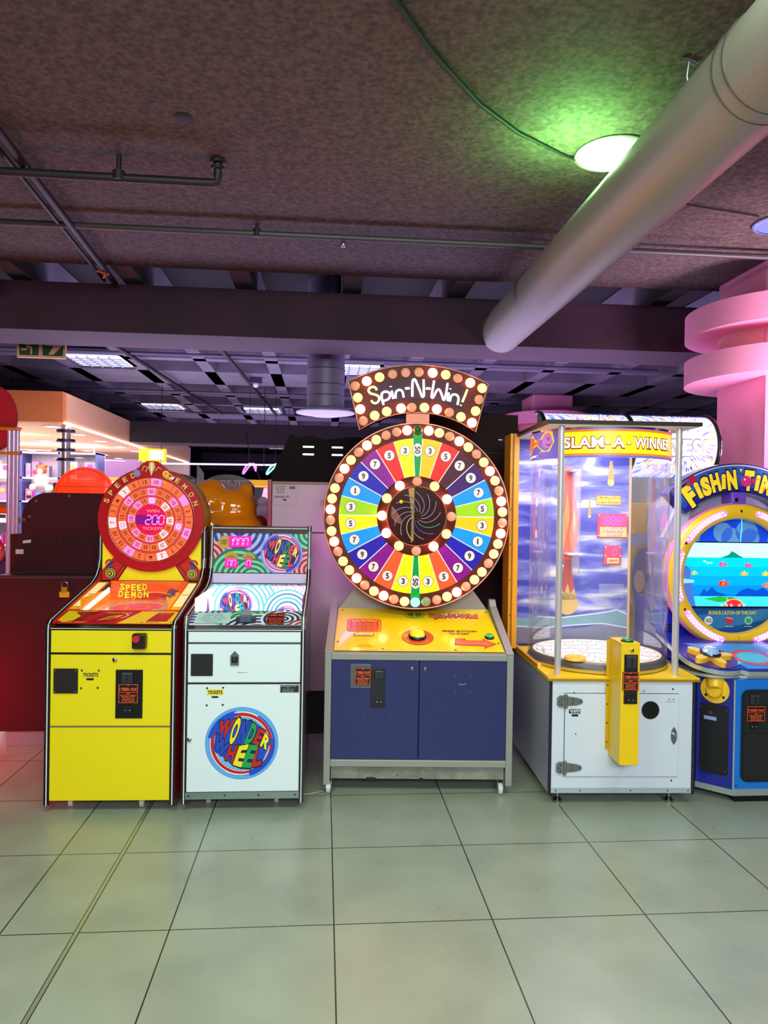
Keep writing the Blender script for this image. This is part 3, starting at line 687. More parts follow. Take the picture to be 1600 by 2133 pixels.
MB(DT).lathe([(.145, 0), (.155, .006), (.165, 0)], mat((255, 225, 190), .2), (0, .44, .925), n=48).lathe([(0, .0), (.045, .008), (.05, 0)], mat((255, 70, 120), .3, emit=.3), (0, .44, .928)).build('disc_ring', sd)
q = MB(fr(S0+Vector((0, -.002, .006)), (1, 0, 0), SV)); q.rect(-.228, .187, .228, SL, glass((255, 220, 200), .05), 0); q.build('glass_cover', sd)
# back panel under the dial
q = MB(fr((0, .735, 1.09)))
q.rect(-.297, 0, .297, .33, mat((248, 226, 10), .4, emit=.12), 0)
for s in (-1, 1):
    q.poly([(s*.297, 0), (s*.20, 0), (s*.13, .11), (s*.17, .2), (s*.297, .07)], mat((214, 24, 20), .4), 1)
    q.line([(s*.205, 0), (s*.145, .095)], .005, BLACK, 3); q.line([(s*.235, 0), (s*.15, .12)], .004, BLACK, 3)
    for r_, m_ in ((.034, BLACK), (.031, mat((200, 190, 110), .4)), (.025, BLACK), (.021, mat((215, 200, 90), .4)), (.013, BLACK), (.007, YLA)): q.disc(s*.243, .045, r_, m_, 4+int((.04-r_)*900), n=24)
    q.disc(s*.25, .105, .026, mat((200, 40, 30), .4), 5, n=18); q.disc(s*.246, .1, .018, mat((60, 80, 160), .4), 6, n=14); q.line([(s*.29, .07), (s*.25, .12)], .006, YLA, 7); q.line([(s*.22, .12), (s*.27, .085)], .005, BLACK, 7)
q.frame(-.297, 0, .297, .33, .004, BLACK, 2)
q.build('dial_backboard', sd)
MB().box(-.297, .737, 1.09, .297, .97, 1.40, mat((70, 20, 20), .5)).build('backbox', sd)
# dial
DC = (0, 1.462); DR = .312
dial = MB()
dial.lathe([(0, .0), (DR, 0)], REDP, (0, .70, DC[1]), 'y', 64, smooth=False)
dial.lathe([(DR, 0), (DR, .03)], REDP, (0, .70, DC[1]), 'y', 64)
dial.lathe([(DR-.004, .03), (DR-.004, .26), (0, .26)], mat((240, 190, 30), .4), (0, .70, DC[1]), 'y', 64)
crown = [(-.13, DC[1]+.27), (-.10, DC[1]+.292), (-.07, DC[1]+.318), (-.045, DC[1]+.342), (-.02, DC[1]+.352), (.02, DC[1]+.352), (.045, DC[1]+.342), (.07, DC[1]+.318), (.10, DC[1]+.292), (.13, DC[1]+.27)]
dial.prism(crown, 'y', .701, .73, REDP)
dial = dial.build('dial', sd)
q = MB(fr((0, .6985, DC[1])))
PK0 = mat((255, 60, 60), .35, emit=.55); ORC = mat((240, 105, 55), .35, emit=.42); LIT = mat((255, 110, 175), .35, emit=1.0, ecol=(255, 120, 185)); HOT = mat((255, 205, 200), .35, emit=.9, ecol=(255, 160, 170)); DKR = mat((120, 10, 20), .4)
GOLD = mat((235, 190, 95), .35, emit=.1)
q.disc(0, 0, .252, DKR, 1, n=64); q.disc(0, 0, .249, PK0, 2, n=64)
def cells(lst, r0, r1, th, off):
    n = len(lst)
    for k, (t, s) in enumerate(lst):
        a = 90-360.*(k+off)/n; st = 360./n
        q.ring(0, 0, r0, r1, {0: ORC, 1: LIT, 2: HOT}[s], 3, a-st/2+.3, a+st/2-.3, n=4)
        q.ring(0, 0, r0, r1, DKR, 4, a-st/2-.35, a-st/2+.35, n=1)
        rm = (r0+r1)/2; x, y = rm*math.cos(R(a)), rm*math.sin(R(a))
        c = DKR if s != 2 else mat((170, 60, 110), .4)
        if t == '^': q.poly([(x+.013*math.cos(R(a)), y+.013*math.sin(R(a))), (x+.016*math.cos(R(a+125)), y+.016*math.sin(R(a+125))), (x+.016*math.cos(R(a-125)), y+.016*math.sin(R(a-125)))], DKR, 5)
        elif t == 'o': q.ring(x, y, .008, .014, LIT if s == 2 else mat((255, 190, 220), .4, emit=1), 5)
        elif t: q.text(t, x, y, th, c, 5, .02, th*(.62 if len(t) == 1 else 1.15), a-90)
    q.ring(0, 0, r1, r1+.0035, DKR, 4); q.ring(0, 0, r0-.003, r0, DKR, 4)
cells([('10', 1), ('', 0), ('2', 0), ('', 1), ('2', 0), ('5', 0), ('10', 1), ('15', 0), ('7', 0), ('2', 2), ('^', 0), ('2', 0), ('7', 1), ('15', 0), ('10', 0), ('7', 2), ('2', 0), ('^', 0), ('2', 2), ('5', 0), ('15', 0)], .203, .249, .023, .45)
cells([('50', 1), ('25', 0), ('35', 0), ('10', 1), ('35', 0), ('15', 0), ('o', 1), ('10', 0), ('15', 0), ('25', 2), ('50', 0), ('35', 0), ('25', 1), ('15', 0), ('10', 0), ('o', 2), ('15', 0), ('35', 0), ('15', 1), ('35', 0), ('25', 0)], .146, .191, .022, .05)
cells([('o', 1), ('15', 0), ('25', 2), ('35', 0), ('50', 2), ('35', 0), ('10', 2), ('25', 0), ('15', 1), ('10', 0), ('10', 1), ('35', 0), ('10', 1), ('35', 0), ('25', 1), ('15', 0)], .093, .136, .021, .12)
q.disc(0, 0, .089, mat((210, 0, 80), .3, emit=.55), 3); q.poly([(-.085, .028), (.05, .028), (.05, -.03), (-.083, -.03), (-.089, 0)], mat((130, 0, 130), .3, emit=.35), 4)
q.text('WIN', .012, .052, .017, mat((255, 140, 120), .4, emit=.4), 5, .02, .075); q.text('TICKETS', .012, -.053, .016, mat((255, 140, 120), .4, emit=.4), 5, .02, .12)
q.seg('200', .025, -.001, .052, mat((255, 120, 245), .3, emit=2.0), 6)
def arc_text(t, angs, r, h, m, l, bold=.03, wd=.026):
    for ch, a in zip(t, angs): q.text(ch, r*math.cos(R(a)), r*math.sin(R(a)), h, m, l, bold, wd, a-90)
AA = (157, 146, 134.5, 123, 112.5); BB = (67, 56.5, 45.5, 33, 21)
arc_text('SPEED', AA, .283, .030, BLACK, 2, .06, .027); arc_text('SPEED', AA, .283, .029, GOLD, 3)
arc_text('DEMON', BB, .283, .030, BLACK, 2, .06, .027); arc_text('DEMON', BB, .283, .029, GOLD, 3)
q.poly([(-.012, .345), (.014, .345), (.022, .315), (.006, .28), (.0, .25), (-.006, .28), (-.018, .315)], GOLD, 2); q.poly([(-.003, .34), (.006, .34), (.008, .31), (.002, .27), (-.004, .31)], LINEW, 3)
q.disc(.085, .275, .02, YLA, 3, n=18); q.disc(.085, .275, .011, ORC, 4, n=14); q.disc(-.085, .275, .022, mat((150, 130, 190), .4), 3, n=16); q.poly([(.07, .25), (.13, .262), (.11, .225), (.075, .215)], YLA, 3); q.poly([(.11, .25), (.14, .262), (.128, .24)], LINEW, 4)
q.line([(-.055, .29), (-.045, .32), (-.02, .31), (-.035, .285)], .004, GOLD, 3); q.line([(.02, .29), (.04, .315), (.06, .3)], .004, GOLD, 3)
q.build('number_rings', dial)
MB().lathe([(.252, -.004), (.258, -.008), (.264, -.004)], REDP, (0, .70, DC[1]), 'y', 64).build('dial_bezel', dial)

# ================================================================ Wonder Wheel (white)
ww = thing('redemption_arcade_machine', 'white narrow cabinet with colourful round Wonder Wheel emblem on its door', 'arcade machine', (-.39, 3.69, 0), R(-.7), 'ticket redemption arcade machines')
WP = mat((230, 243, 250), .38, coat=.2)
W2 = .306
prof = [(0, .04), (0, .925), (.004, .95), (.02, .99)]+[(.60, 1.075), (.68, 1.11), (.73, 1.17), (.75, 1.24), (.76, 1.40), (.775, 1.432), (1.0, 1.432), (1.0, .04)]
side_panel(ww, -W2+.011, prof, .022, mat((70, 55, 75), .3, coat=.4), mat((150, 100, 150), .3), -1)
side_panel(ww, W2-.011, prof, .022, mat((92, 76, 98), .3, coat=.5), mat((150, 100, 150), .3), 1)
MB().box(-.283, .012, .06, .283, .95, .92, SOOT).build('carcass', ww)
MB().box(-.283, 0, .10, .283, .012, .648, WP).build('door', ww, .002)
MB().box(-.283, 0, .656, .283, .012, .852, WP).build('coin_panel', ww, .002)
MB().box(-.283, 0, .860, .283, .012, .915, WP).build('upper_panel', ww, .002)
q = MB().box(-.287, -.004, .064, .284, .012, .098, mat((130, 150, 145), .35, .6)).build('kick_plate', ww)
screws(MB(fr((0, -.0045, 0))), [(-.27, .082), (-.09, .083), (.08, .083), (.265, .083)], .005, BLACK, 1).build('screw', q)
MB().box(-.287, -.002, .648, .287, .006, .656, BLACK).box(-.287, -.002, .852, .287, .006, .860, mat((60, 70, 75), .4)).build('panel_seam', ww)
MB().box(-.287, -.005, .916, .287, .012, .93, BLACK).box(-.287, -.007, .9215, .287, -.004, .925, LINEW).build('front_moulding', ww)
q = MB().box(-.268, -.006, .690, -.158, 0, .802, mat((22, 24, 28), .75)).build('speaker_grille', ww, .008)
screws(MB(fr((0, -.0065, 0))), [(-.26, .698), (-.166, .698), (-.26, .794), (-.166, .794)], .004, mat((60, 60, 65), .4), 1).build('screw', q)
q = MB(); q.prism([(-.070, .745), (-.028, .745), (-.028, .795), (-.049, .818), (-.070, .795)], 'y', -.01, 0, mat((120, 130, 135), .3, .7)).box(-.064, -.0115, .757, -.034, -.0095, .79, BLACK).box(-.056, -.013, .768, -.042, -.011, .79, mat((50, 55, 60), .3)).build('coin_return', ww, .002)
q = MB(fr((0, -.0005, 0))); q.text('SERIAL 0001 X', -.01, .707, .004, mat((60, 60, 70), .5), 1, .0, .05); q.build('small_print', ww)
q = MB(fr((0, -.0005, 0))); q.rect(-.185, .592, -.105, .622, mat((240, 226, 40), .45), 1).text('TICKETS', -.145, .607, .016, BLACK, 2, .035, .073); q.build('ticket_label', ww)
q = MB(fr((0, -.0005, 0))); q.rrect(-.163, .578, -.128, .587, .0044, BLACK, 1); q.build('ticket_slot', ww)
q = MB(fr((0, -.0005, 0))); screws(q, [(-.185, .628), (-.105, .63), (-.186, .541), (-.106, .543)], .0052); q.build('screw', ww)
q = MB(fr((0, -.0005, 0))); q.rect(.181, .604, .278, .643, mat((25, 28, 32), .4), 1)
for k, t in enumerate(('MANUFACTURED UNDER LICENCE', 'MODEL NO', 'VOLTS 220 HZ 50', 'SERIAL NO', 'KEEP UPRIGHT')): q.text(t, .222, .636-.0068*k, .003, mat((190, 195, 200), .5), 2, .0, (.08, .02, .06, .055, .05)[k])
q.frame(.183, .606, .276, .641, .001, mat((190, 195, 200), .5), 2); q.build('rating_plate', ww)
lock(ww, -.27, 0, .368, .012)
q = MB(fr((0, -.0006, 0))); wonder_logo(q, -.008, .347, .184, 1); q.build('emblem', ww)
caster(ww, -.185, .11); caster(ww, .165, .11); caster(ww, -.2, .85); caster(ww, .2, .85)
# swirl art helper
def swirl(q, cx, cy, r, n, cols, l, k=1.0):
    for i in range(n, 0, -1):
        q.disc(cx, cy, r*i/n, cols[i % len(cols)], l, ry=r*i/n*k, n=48); l += .04
DB = mat((50, 55, 150), .35, emit=.15); LBL = mat((165, 185, 240), .35, emit=.2); DG = mat((25, 120, 90), .35, emit=.15); LGR = mat((130, 205, 165), .35, emit=.2); DRD = mat((170, 35, 60), .35, emit=.15); LPK = mat((235, 165, 175), .35, emit=.2)
# control panel slope
S0 = Vector((0, .012, .945)); SV = Vector((0, .145, .045)).normalized()
q = MB(fr(S0, (1, 0, 0), SV)); q.clip = (-.284, 0, .284, .158)
W_, NB, GR2, TQ = mat((225, 240, 240), .35), mat((25, 50, 110), .35), mat((20, 135, 95), .35), mat((140, 215, 190), .35)
q.rect(-.284, 0, .284, .158, W_, 0)
swirl(q, -.29, .16, .14, 9, (mat((200, 235, 240), .35), NB), 1); swirl(q, -.02, .08, .15, 9, (GR2, TQ), 2); swirl(q, .06, -.06, .19, 11, (NB, W_), 3); swirl(q, .26, .12, .06, 5, (TQ, GR2), 4); swirl(q, .19, .07, .12, 9, (NB, W_), 5); swirl(q, .31, -.03, .1, 7, (W_, DRD), 6)
q.clip = None; q.build('control_panel', ww)
q = MB(fr(S0+Vector((0, -.002, .004)), (1, 0, 0), SV)); q.rect(-.262, .012, -.085, .135, mat((190, 225, 228), .4), 1)
for k in range(6): q.text(('HOW TO PLAY', 'SPLENDID TURNOUT', 'PRESS TO AIM', 'INSERT TOKENS', 'DROP TO WIN', 'GOOD LUCK')[k], -.175, .12-.019*k, .007, mat((70, 110, 130), .5), 2, 0, (.08, .1, .12, .14, .1, .06)[k])
q.build('instruction_card', ww)
token_o = MB(fr(S0+Vector((0, -.002, .004)), (1, 0, 0), SV)); token_o.rect(.10, .0, .195, .135, mat((40, 20, 18), .4), 1).frame(.104, .004, .191, .131, .002, ORTXT, 2).text('1 TOKEN 1 PLAY', .1475, .108, .016, ORTXT, 2, .03, .078)
for k in range(4): token_o.text(('TOKENS ARE NOT REFUNDABLE', 'MANAGEMENT RESERVES', 'THE RIGHT OF', 'ADMISSION')[k], .1475, .07-.018*k, .008, ORTXT, 3, .02, (.075, .07, .06, .065)[k])
token_o.build('price_sticker', ww)
MB().box(-.05, .02, .955, .05, .06, .985, mat((40, 42, 50), .4)).box(-.03, .01, .96, .03, .05, .995, mat((70, 85, 110), .4)).build('coin_entry', ww, .004)
MB().cyl((.0, .03, 1.002), (.0, .042, .998), .024, mat((120, 110, 115), .5), 24).build('coin_guide', ww)
# lit play cavity
LW = mat((255, 255, 255), .4, emit=1.1); CY = mat((90, 215, 225), .4, emit=.75); CP = mat((240, 150, 205), .4, emit=.85); CB = mat((40, 150, 215), .4, emit=.65)
q = MB(fr((0, .70, .85))); q.clip = (-.284, 0, .284, .23)
q.rect(-.284, 0, .284, .23, LW, 0)
for i in range(5): q.ring(.175, .225, .022+.022*i, .027+.022*i, CP, 1, 180, 360)
for i in range(5): q.ring(-.12, .09, .115+.026*i, .125+.026*i, CY, 2)
q.disc(.17, .05, .15, LW, 3)
for i in range(4): q.ring(.17, .05, .07+.024*i, .08+.024*i, (CB, CY)[i % 2], 4)
wonder_logo(q, -.14, .108, .102, 6, 24, {'lb': mat((230, 200, 235), .4, emit=.8), 'w': LW, 'r': mat((235, 60, 160), .4, emit=.6), 'b': mat((40, 110, 225), .4, emit=.6), 'g': mat((0, 210, 220), .4, emit=.7), 'y': mat((255, 250, 180), .4, emit=.9), 'k': mat((60, 60, 150), .4), 'ib': mat((245, 230, 250), .4, emit=.8)})
wonder_logo(q, .165, .03, .075, 30, 0, {'lb': CP, 'w': LW, 'r': mat((235, 60, 160), .4, emit=.6), 'b': CB, 'g': CY, 'y': LW, 'k': mat((60, 60, 150), .4), 'ib': LW})
q.clip = None; q.build('art_board', ww)
q = MB(); q.box(-.284, .17, .85, -.280, .70, 1.06, LW); q.build('cavity_wall', ww)
MB(fr((-.2795, .2, .85), (0, 1, 0), (0, 0, 1))).poly([(.22, .0), (.46, .0), (.34, .17)], mat((170, 70, 190), .4, emit=.4), 1).line([(.05, .02), (.4, .2)], .004, mat((60, 60, 130), .4), 1).build('wall_print', ww)
MB().box(.280, .17, .85, .284, .70, 1.06, mat((150, 60, 150), .4, emit=.1)).build('cavity_wall', ww)
MB().box(-.28, .17, .848, .28, .70, .852, LW).build('cavity_floor', ww)
q = MB(); q.add([(-.284, .16, .995), (.284, .16, .995), (.284, .70, 1.075), (-.284, .70, 1.075)], [(0, 1, 2, 3)], glass((240, 240, 255), .03)); q.build('glass_cover', ww)
MB().box(-.284, .70, 1.07, .284, .76, 1.085, mat((40, 40, 90), .4)).build('glass_rail', ww)
MB().box(-.284, .715, 1.085, .284, .80, 1.142, mat((226, 208, 250), .35)).build('bezel', ww, .002)
# marquee
q = MB(fr((0, .748, 1.146))); q.clip = (-.284, 0, .284, .242)
q.rect(-.284, 0, .284, .242, DG, 0)
swirl(q, -.13, .26, .22, 11, (DB, LBL), 1); swirl(q, -.32, .08, .12, 8, (LPK, DRD), 2); swirl(q, -.14, -.02, .17, 10, (DG, LGR), 3); swirl(q, -.05, -.04, .13, 9, (LGR, DG), 4)
swirl(q, .3, .24, .16, 10, (LGR, DG), 5); swirl(q, .3, .02, .13, 9, (LPK, DRD), 6)
wonder_logo(q, .128, .118, .128, 10, 0, {'lb': mat((135, 145, 225), .35, emit=.3), 'w': mat((250, 240, 250), .4, emit=.3), 'r': mat((225, 40, 95), .35, emit=.35), 'b': mat((55, 65, 185), .35, emit=.3), 'g': mat((30, 140, 90), .35, emit=.2), 'y': mat((245, 205, 90), .35, emit=.4), 'k': mat((20, 20, 60), .4), 'ib': mat((160, 150, 225), .35, emit=.3)})
YB = mat((205, 175, 60), .4); MG = mat((255, 20, 150), .3, emit=.9, ecol=(255, 10, 140)); SG = mat((255, 150, 250), .3, emit=1.6)
q.star(-.215, .185, .035, .047, 22, YB, 10); q.text('TICKETS', -.222, .193, .012, BLACK, 11, .02, .045).text('OWED', -.222, .177, .012, BLACK, 11, .02, .036)
q.rect(-.194, .155, -.057, .222, MG, 12).seg('nnn', -.122, .187, .044, SG, 14)
for k_ in (-.140,): q.disc(-.166, .197, .006, mat((255, 255, 255), .3, emit=3), 15, n=12)
q.star(-.176, .085, .038, .048, 20, YB, 10, 0, 180); q.text('BONUS', -.176, .103, .006, BLACK, 11, .02, .03).text('COUNTDOWN', -.176, .093, .007, BLACK, 11, .02, .055); q.rect(-.214, .03, -.138, .085, MG, 12).seg('nn', -.175, .058, .036, SG, 14)
q.star(-.072, .085, .034, .045, 20, YB, 10, 0, 180); q.text('TICKET', -.072, .103, .006, BLACK, 11, .02, .03).text('MULTIPLIER', -.072, .093, .007, BLACK, 11, .02, .052); q.rect(-.092, .03, -.053, .085, MG, 12).seg('n', -.072, .058, .036, SG, 14)
q.clip = None; q.build('marquee', ww)
MB().box(-.284, .75, 1.142, .284, .98, 1.392, SOOT).build('backbox', ww)
MB().box(-.284, .735, 1.388, .284, .80, 1.412, mat((60, 20, 30), .4)).box(-.284, .74, 1.412, .284, 1.0, 1.424, BLACK).box(-.284, .733, 1.416, .284, .741, 1.420, LINEW).build('top_rail', ww)
# ================================================================ Spin-N-Win
sp = thing('wheel_of_fortune_machine', 'grey framed blue cabinet carrying the big numbered colour wheel with bulbs', 'arcade machine', (.53, 3.857, 0), R(-3.57), 'ticket redemption arcade machines')
HW = .513; BLU = mat((36, 42, 100), .4)
q = MB(); q.box(-HW, 0, .05, -HW+.036, .045, .765, GREYP).box(HW-.036, 0, .05, HW, .045, .765, GREYP).box(-HW+.036, 0, .73, HW-.036, .045, .765, GREYP).box(-HW+.036, 0, .15, HW-.036, .04, .187, GREYP)
q.build('frame', sp, .003)
for a in (-HW, HW-.036): MB().box(a, .56, .05, a+.036, .605, .76, GREYP).build('rear_post', sp, .003)
for s in (-1, 1):
    x0, x1 = sorted((s*HW, s*(HW-.008)))
    MB().prism([(.04, .06), (.04, .75), (.56, .75), (.56, .06)], 'x', x0, x1, mat((120, 118, 116), .45, .2)).build('side_panel', sp)
MB().box(-.476, .01, .189, -.002, .03, .728, BLU).build('door', sp, .002)
MB().box(.002, .01, .189, .476, .03, .728, BLU).build('door', sp, .002)
MB().box(-.476, .03, .16, .476, .55, .73, SOOT).build('carcass', sp)
q = MB().box(-.473, .03, .075, .473, .045, .148, mat((138, 140, 128), .55, .1, noise=.25, nscale=14)).build('kick_panel', sp)
q = MB(fr((0, .0298, 0)))
for x, z, r in ((-.27, .078, .012), (-.25, .077, .015), (-.235, .077, .01), (-.11, .098, .005), (.02, .076, .012), (-.005, .088, .004), (-.02, .09, .004)): q.disc(x, z, r, BLACK, 1, ry=r*.6, n=9)
q.build('paint_chip', sp)
for x in (-.484, .452): caster(sp, x, .02, .03, (215, 215, 210))
for x in (-.47, .47): caster(sp, x, .53, .03)
lock(sp, -.04, .01, .683, .011); lock(sp, .032, .01, .683, .011)
MB().box(-.375, .002, .575, -.262, .01, .707, mat((95, 105, 115), .4, .4)).build('sticker_plate', sp, .002)
token_sticker(sp, -.352, .592, -.262, .688, .0015)
MB().box(-.262, .004, .470, -.185, .01, .685, mat((26, 22, 34), .4)).build('coin_plate', sp, .002)
coin_slot(sp, -.218, .004, .652, .048, .046); coin_return(sp, -.218, .004, .508)
q = MB(fr((0, .0095, 0))); screws(q, [(-.30, .418), (-.155, .42), (.196, .648), (.278, .648), (.196, .562), (.278, .562)], .0026, mat((150, 150, 165), .3), 1)
q.build('screw', sp)
q = MB(fr((0, .0095, 0))); q.rrect(.216, .598, .254, .610, .005, mat((150, 150, 160), .4), 1).rrect(.219, .602, .251, .612, .004, BLU, 2).build('ticket_slot', sp)
# sloped control panel
ang = (.60, .158); S0 = Vector((0, .004, .766)); SV = Vector((0, *ang)).normalized(); SL = .62
GP2 = mat((158, 150, 146), .42, .25)
q = MB(); q.add([(-HW, 0, .764), (HW, 0, .764), (HW, .60, .922), (-HW, .60, .922)], [(0, 1, 2, 3)], GP2)
for s in (-1, 1):
    q.add([(s*HW, 0, .76), (s*HW, .60, .92), (s*HW, .60, .74)], [(0, 1, 2)], GP2)
q.build('panel_frame', sp)
for s in (-1, 1):
    q = MB(); x0, x1 = sorted((s*HW, s*(HW-.04)))
    q.prism([(.0, .766), (.0, .772), (.56, .955), (.60, .99), (.64, .99), (.64, .80), (.60, .76)], 'x', x0, x1, GP2); q.build('side_rail', sp, .003)
q = MB(fr(S0+Vector((0, 0, .0035)), (1, 0, 0), SV))
PY = mat((255, 212, 20), .3, coat=.5); RDC = mat((225, 70, 50), .35, coat=.5); DRC = mat((170, 40, 30), .4)
q.rect(-.466, .02, .466, SL-.005, PY, 1)
screws(q, [(-.44, .58), (-.45, .13), (-.2, .045), (.2, .04), (.45, .575), (.452, .13)], .007, mat((60, 50, 40), .4), 3)
q.rrect(-.405, .265, -.205, .45, .025, DRC, 2).rrect(-.40, .27, -.21, .445, .022, mat((250, 170, 60), .4), 3).rrect(-.392, .278, -.218, .437, .018, RDC, 4)
q.text('Spin-N-Win!', -.305, .415, .032, mat((250, 180, 90), .4), 5, .04, .15)
for k in range(5): q.text('INSERT TOKENS AND PRESS TO SPIN', -.305, .375-.02*k, .009, mat((250, 190, 110), .4), 5, .0, .145)
q.star(-.305, .235, .02, .04, 9, mat((255, 235, 190), .4), 4, k=.5).rect(-.36, .205, -.25, .24, DRC, 5).rect(-.355, .21, -.255, .236, LINEW, 6).text('50 TICKETS', -.305, .222, .013, RDC, 7, .03, .08)
q.text('MADE BY SKILL GAMES', -.305, .09, .01, mat((190, 130, 30), .4), 3, 0, .07).text('ALL RIGHTS RESERVED', -.305, .07, .008, mat((190, 130, 30), .4), 3, 0, .1)
# oval emblem
q.disc(.0, .515, .062, mat((60, 90, 20), .4), 2, ry=.05).disc(.0, .515, .057, PY, 3, ry=.045).disc(.0, .515, .046, mat((110, 130, 60), .4), 4, ry=.036).rect(-.003, .48, .005, .55, PY, 5)
# starburst logo
q.star(.235, .505, .06, .115, 13, mat((255, 235, 200), .35), 2, k=.55)
q.text('Spin-N-Win!', .24, .505, .055, DRC, 3, .12, .30).text('Spin-N-Win!', .24, .505, .05, mat((240, 120, 90), .35), 4, .05, .29)
q.text('PRESS BUTTON', .25, .285, .022, mat((90, 40, 20), .4), 3, .04, .20).text('TO START', .245, .25, .022, mat((90, 40, 20), .4), 3, .04, .12)
q.disc(.0, .20, .092, DRC, 2, ry=.105).disc(.0, .20, .089, mat((225, 75, 30), .35, coat=.5), 3, ry=.1)
q.ring(.0, .19, .085, .09, DRC, 4, 40, 140)
q.poly([(.2, .1), (.215, .19), (.27, .19), (.275, .165), (.37, .165), (.37, .19), (.44, .12), (.36, .055), (.37, .09)], DRC, 2).poly([(.205, .104), (.22, .185), (.265, .185), (.27, .16), (.375, .16), (.375, .18), (.43, .12), (.37, .065), (.375, .096)], mat((240, 95, 70), .35), 3)
for k in range(6): q.disc(.245+.027*k, .128, .011, mat((255, 190, 150), .4), 4, n=16).disc(.245+.027*k, .128, .008, RDC, 5, n=12)
q.build('control_panel', sp)
def on_slope(x, v, h=0):
    p = S0+SV*v; n = Vector((0, -SV.z, SV.y)); return (x, p.y+n.y*h, p.z+n.z*h)
Msl = fr(on_slope(.0, .20, .004), (1, 0, 0), SV)
MB(Msl).lathe([(.05, 0), (.052, .012), (.042, .018)], BLACK, n=32).build('button_collar', sp)
MB(Msl).lathe([(.043, .016), (.036, .034), (.02, .045), (0, .048)], mat((255, 215, 20), .2, emit=.35, coat=1), n=32).build('yellow_button', sp, label='domed yellow start button')
Msl = fr(on_slope(.412, .205, .004), (1, 0, 0), SV)
MB(Msl).lathe([(.027, 0), (.027, .01), (.022, .012)], BLACK, n=28).build('button_collar', sp)
MB(Msl).lathe([(.023, .01), (.022, .018), (0, .02)], mat((20, 190, 90), .3, coat=.6), n=28).build('green_button', sp, label='round green button')
# neck behind the slope
q = MB(); q.prism([(-.47, .915), (.47, .915), (.34, 1.09), (-.34, 1.09)], 'y', .60, .66, GP2); q.box(-.30, .60, 1.0, .30, .66, 1.2, GP2); q.build('neck', sp, .003)
# the wheel
WC = (0, 1.508); WY = .44; WR = .560
BRN = mat((92, 30, 20), .5, spec=.25)
wheel = MB(); wheel.lathe([(0, 0), (WR-.004, 0), (WR, .004), (WR, .11), (WR-.01, .12), (0, .12)], BRN, (0, WY, WC[1]), 'y', 96, smooth=False)
wheel = wheel.build('wheel_body', sp)
MB().lathe([(WR-.004, -.002), (WR, -.004), (WR+.003, -.001), (WR+.003, .01)], mat((220, 150, 130), .3, .6), (0, WY, WC[1]), 'y', 96).build('rim_trim', wheel)
q = MB(fr((0, WY-.001, WC[1])))
def tint(c, e=.42): return mat(c, .35, emit=e, spec=.2)
YE, GO, RE, OR_, DP, PU, IN, LB2, LI, GN = tint((250, 240, 10), .5), tint((250, 190, 15), .35), tint((235, 35, 30), .35), tint((250, 85, 45), .4), tint((80, 14, 44), .12), tint((130, 12, 140), .3), tint((36, 26, 170), .35), tint((20, 140, 235), .4), tint((150, 200, 20), .38), tint((0, 150, 60), .35)
right = [(GO, 3), (RE, 5), (DP, 7), (tint((60, 25, 110), .2), 9), (LB2, 7), (LI, 5), (GO, 3), (LB2, 1), (IN, 9), (PU, 7), (OR_, 5), (YE, 3)]
left = [(YE, 3), (RE, 5), (PU, 7), (IN, 9), (LB2, 1), (LI, 3), (YE, 5), (LB2, 7), (IN, 9), (PU, 7), (OR_, 5), (YE, 3)]
RI, RO = .238, .468
def wedge(a0, a1, m):  # clockwise degrees from the top
    q.ring(0, 0, RI, RO, m, 1, 90-a1, 90-a0, n=6)
def spoke(a):
    c, s = math.cos(R(90-a)), math.sin(R(90-a)); q.line([(RI*c, RI*s), (RO*c, RO*s)], .005, mat((240, 235, 225), .4, emit=.2), 2)
wedge(-3.6, 3.6, GN); wedge(176.4, 183.6, GN)
st = (176.4-3.6)/12
BADGE = mat((236, 214, 214), .35, emit=.3)
for k, (m, d) in enumerate(right):
    a = 3.6+st*k; wedge(a, a+st, m); spoke(a); t = R(90-a-st/2); x, y = .400*math.cos(t), .400*math.sin(t)
    q.disc(x, y, .033, BLACK, 3, n=28).disc(x, y, .0305, BADGE, 4, n=28).text(str(d), x, y, .032, BLACK, 5, .035, .009 if d == 1 else .02)
spoke(176.4)
for k, (m, d) in enumerate(left):
    a = -3.6-st*k; wedge(a-st, a, m); spoke(a); t = R(90-a+st/2); x, y = .400*math.cos(t), .400*math.sin(t)
    q.disc(x, y, .033, BLACK, 3, n=28).disc(x, y, .0305, BADGE, 4, n=28).text(str(d), x, y, .032, BLACK, 5, .035, .009 if d == 1 else .02)
spoke(-176.4)
for s in (1, -1): q.disc(0, s*.398, .031, BLACK, 3, ry=.043, n=28).disc(0, s*.398, .0285, BADGE, 4, ry=.0405, n=28).text('50', 0, s*.398, .031, BLACK, 5, .03, .045, -90)
q.rect(-.028, RO-.002, .028, .51, GN, 1).rect(-.028, -.51, .028, -RO+.002, GN, 1)
q.build('number_face', wheel)
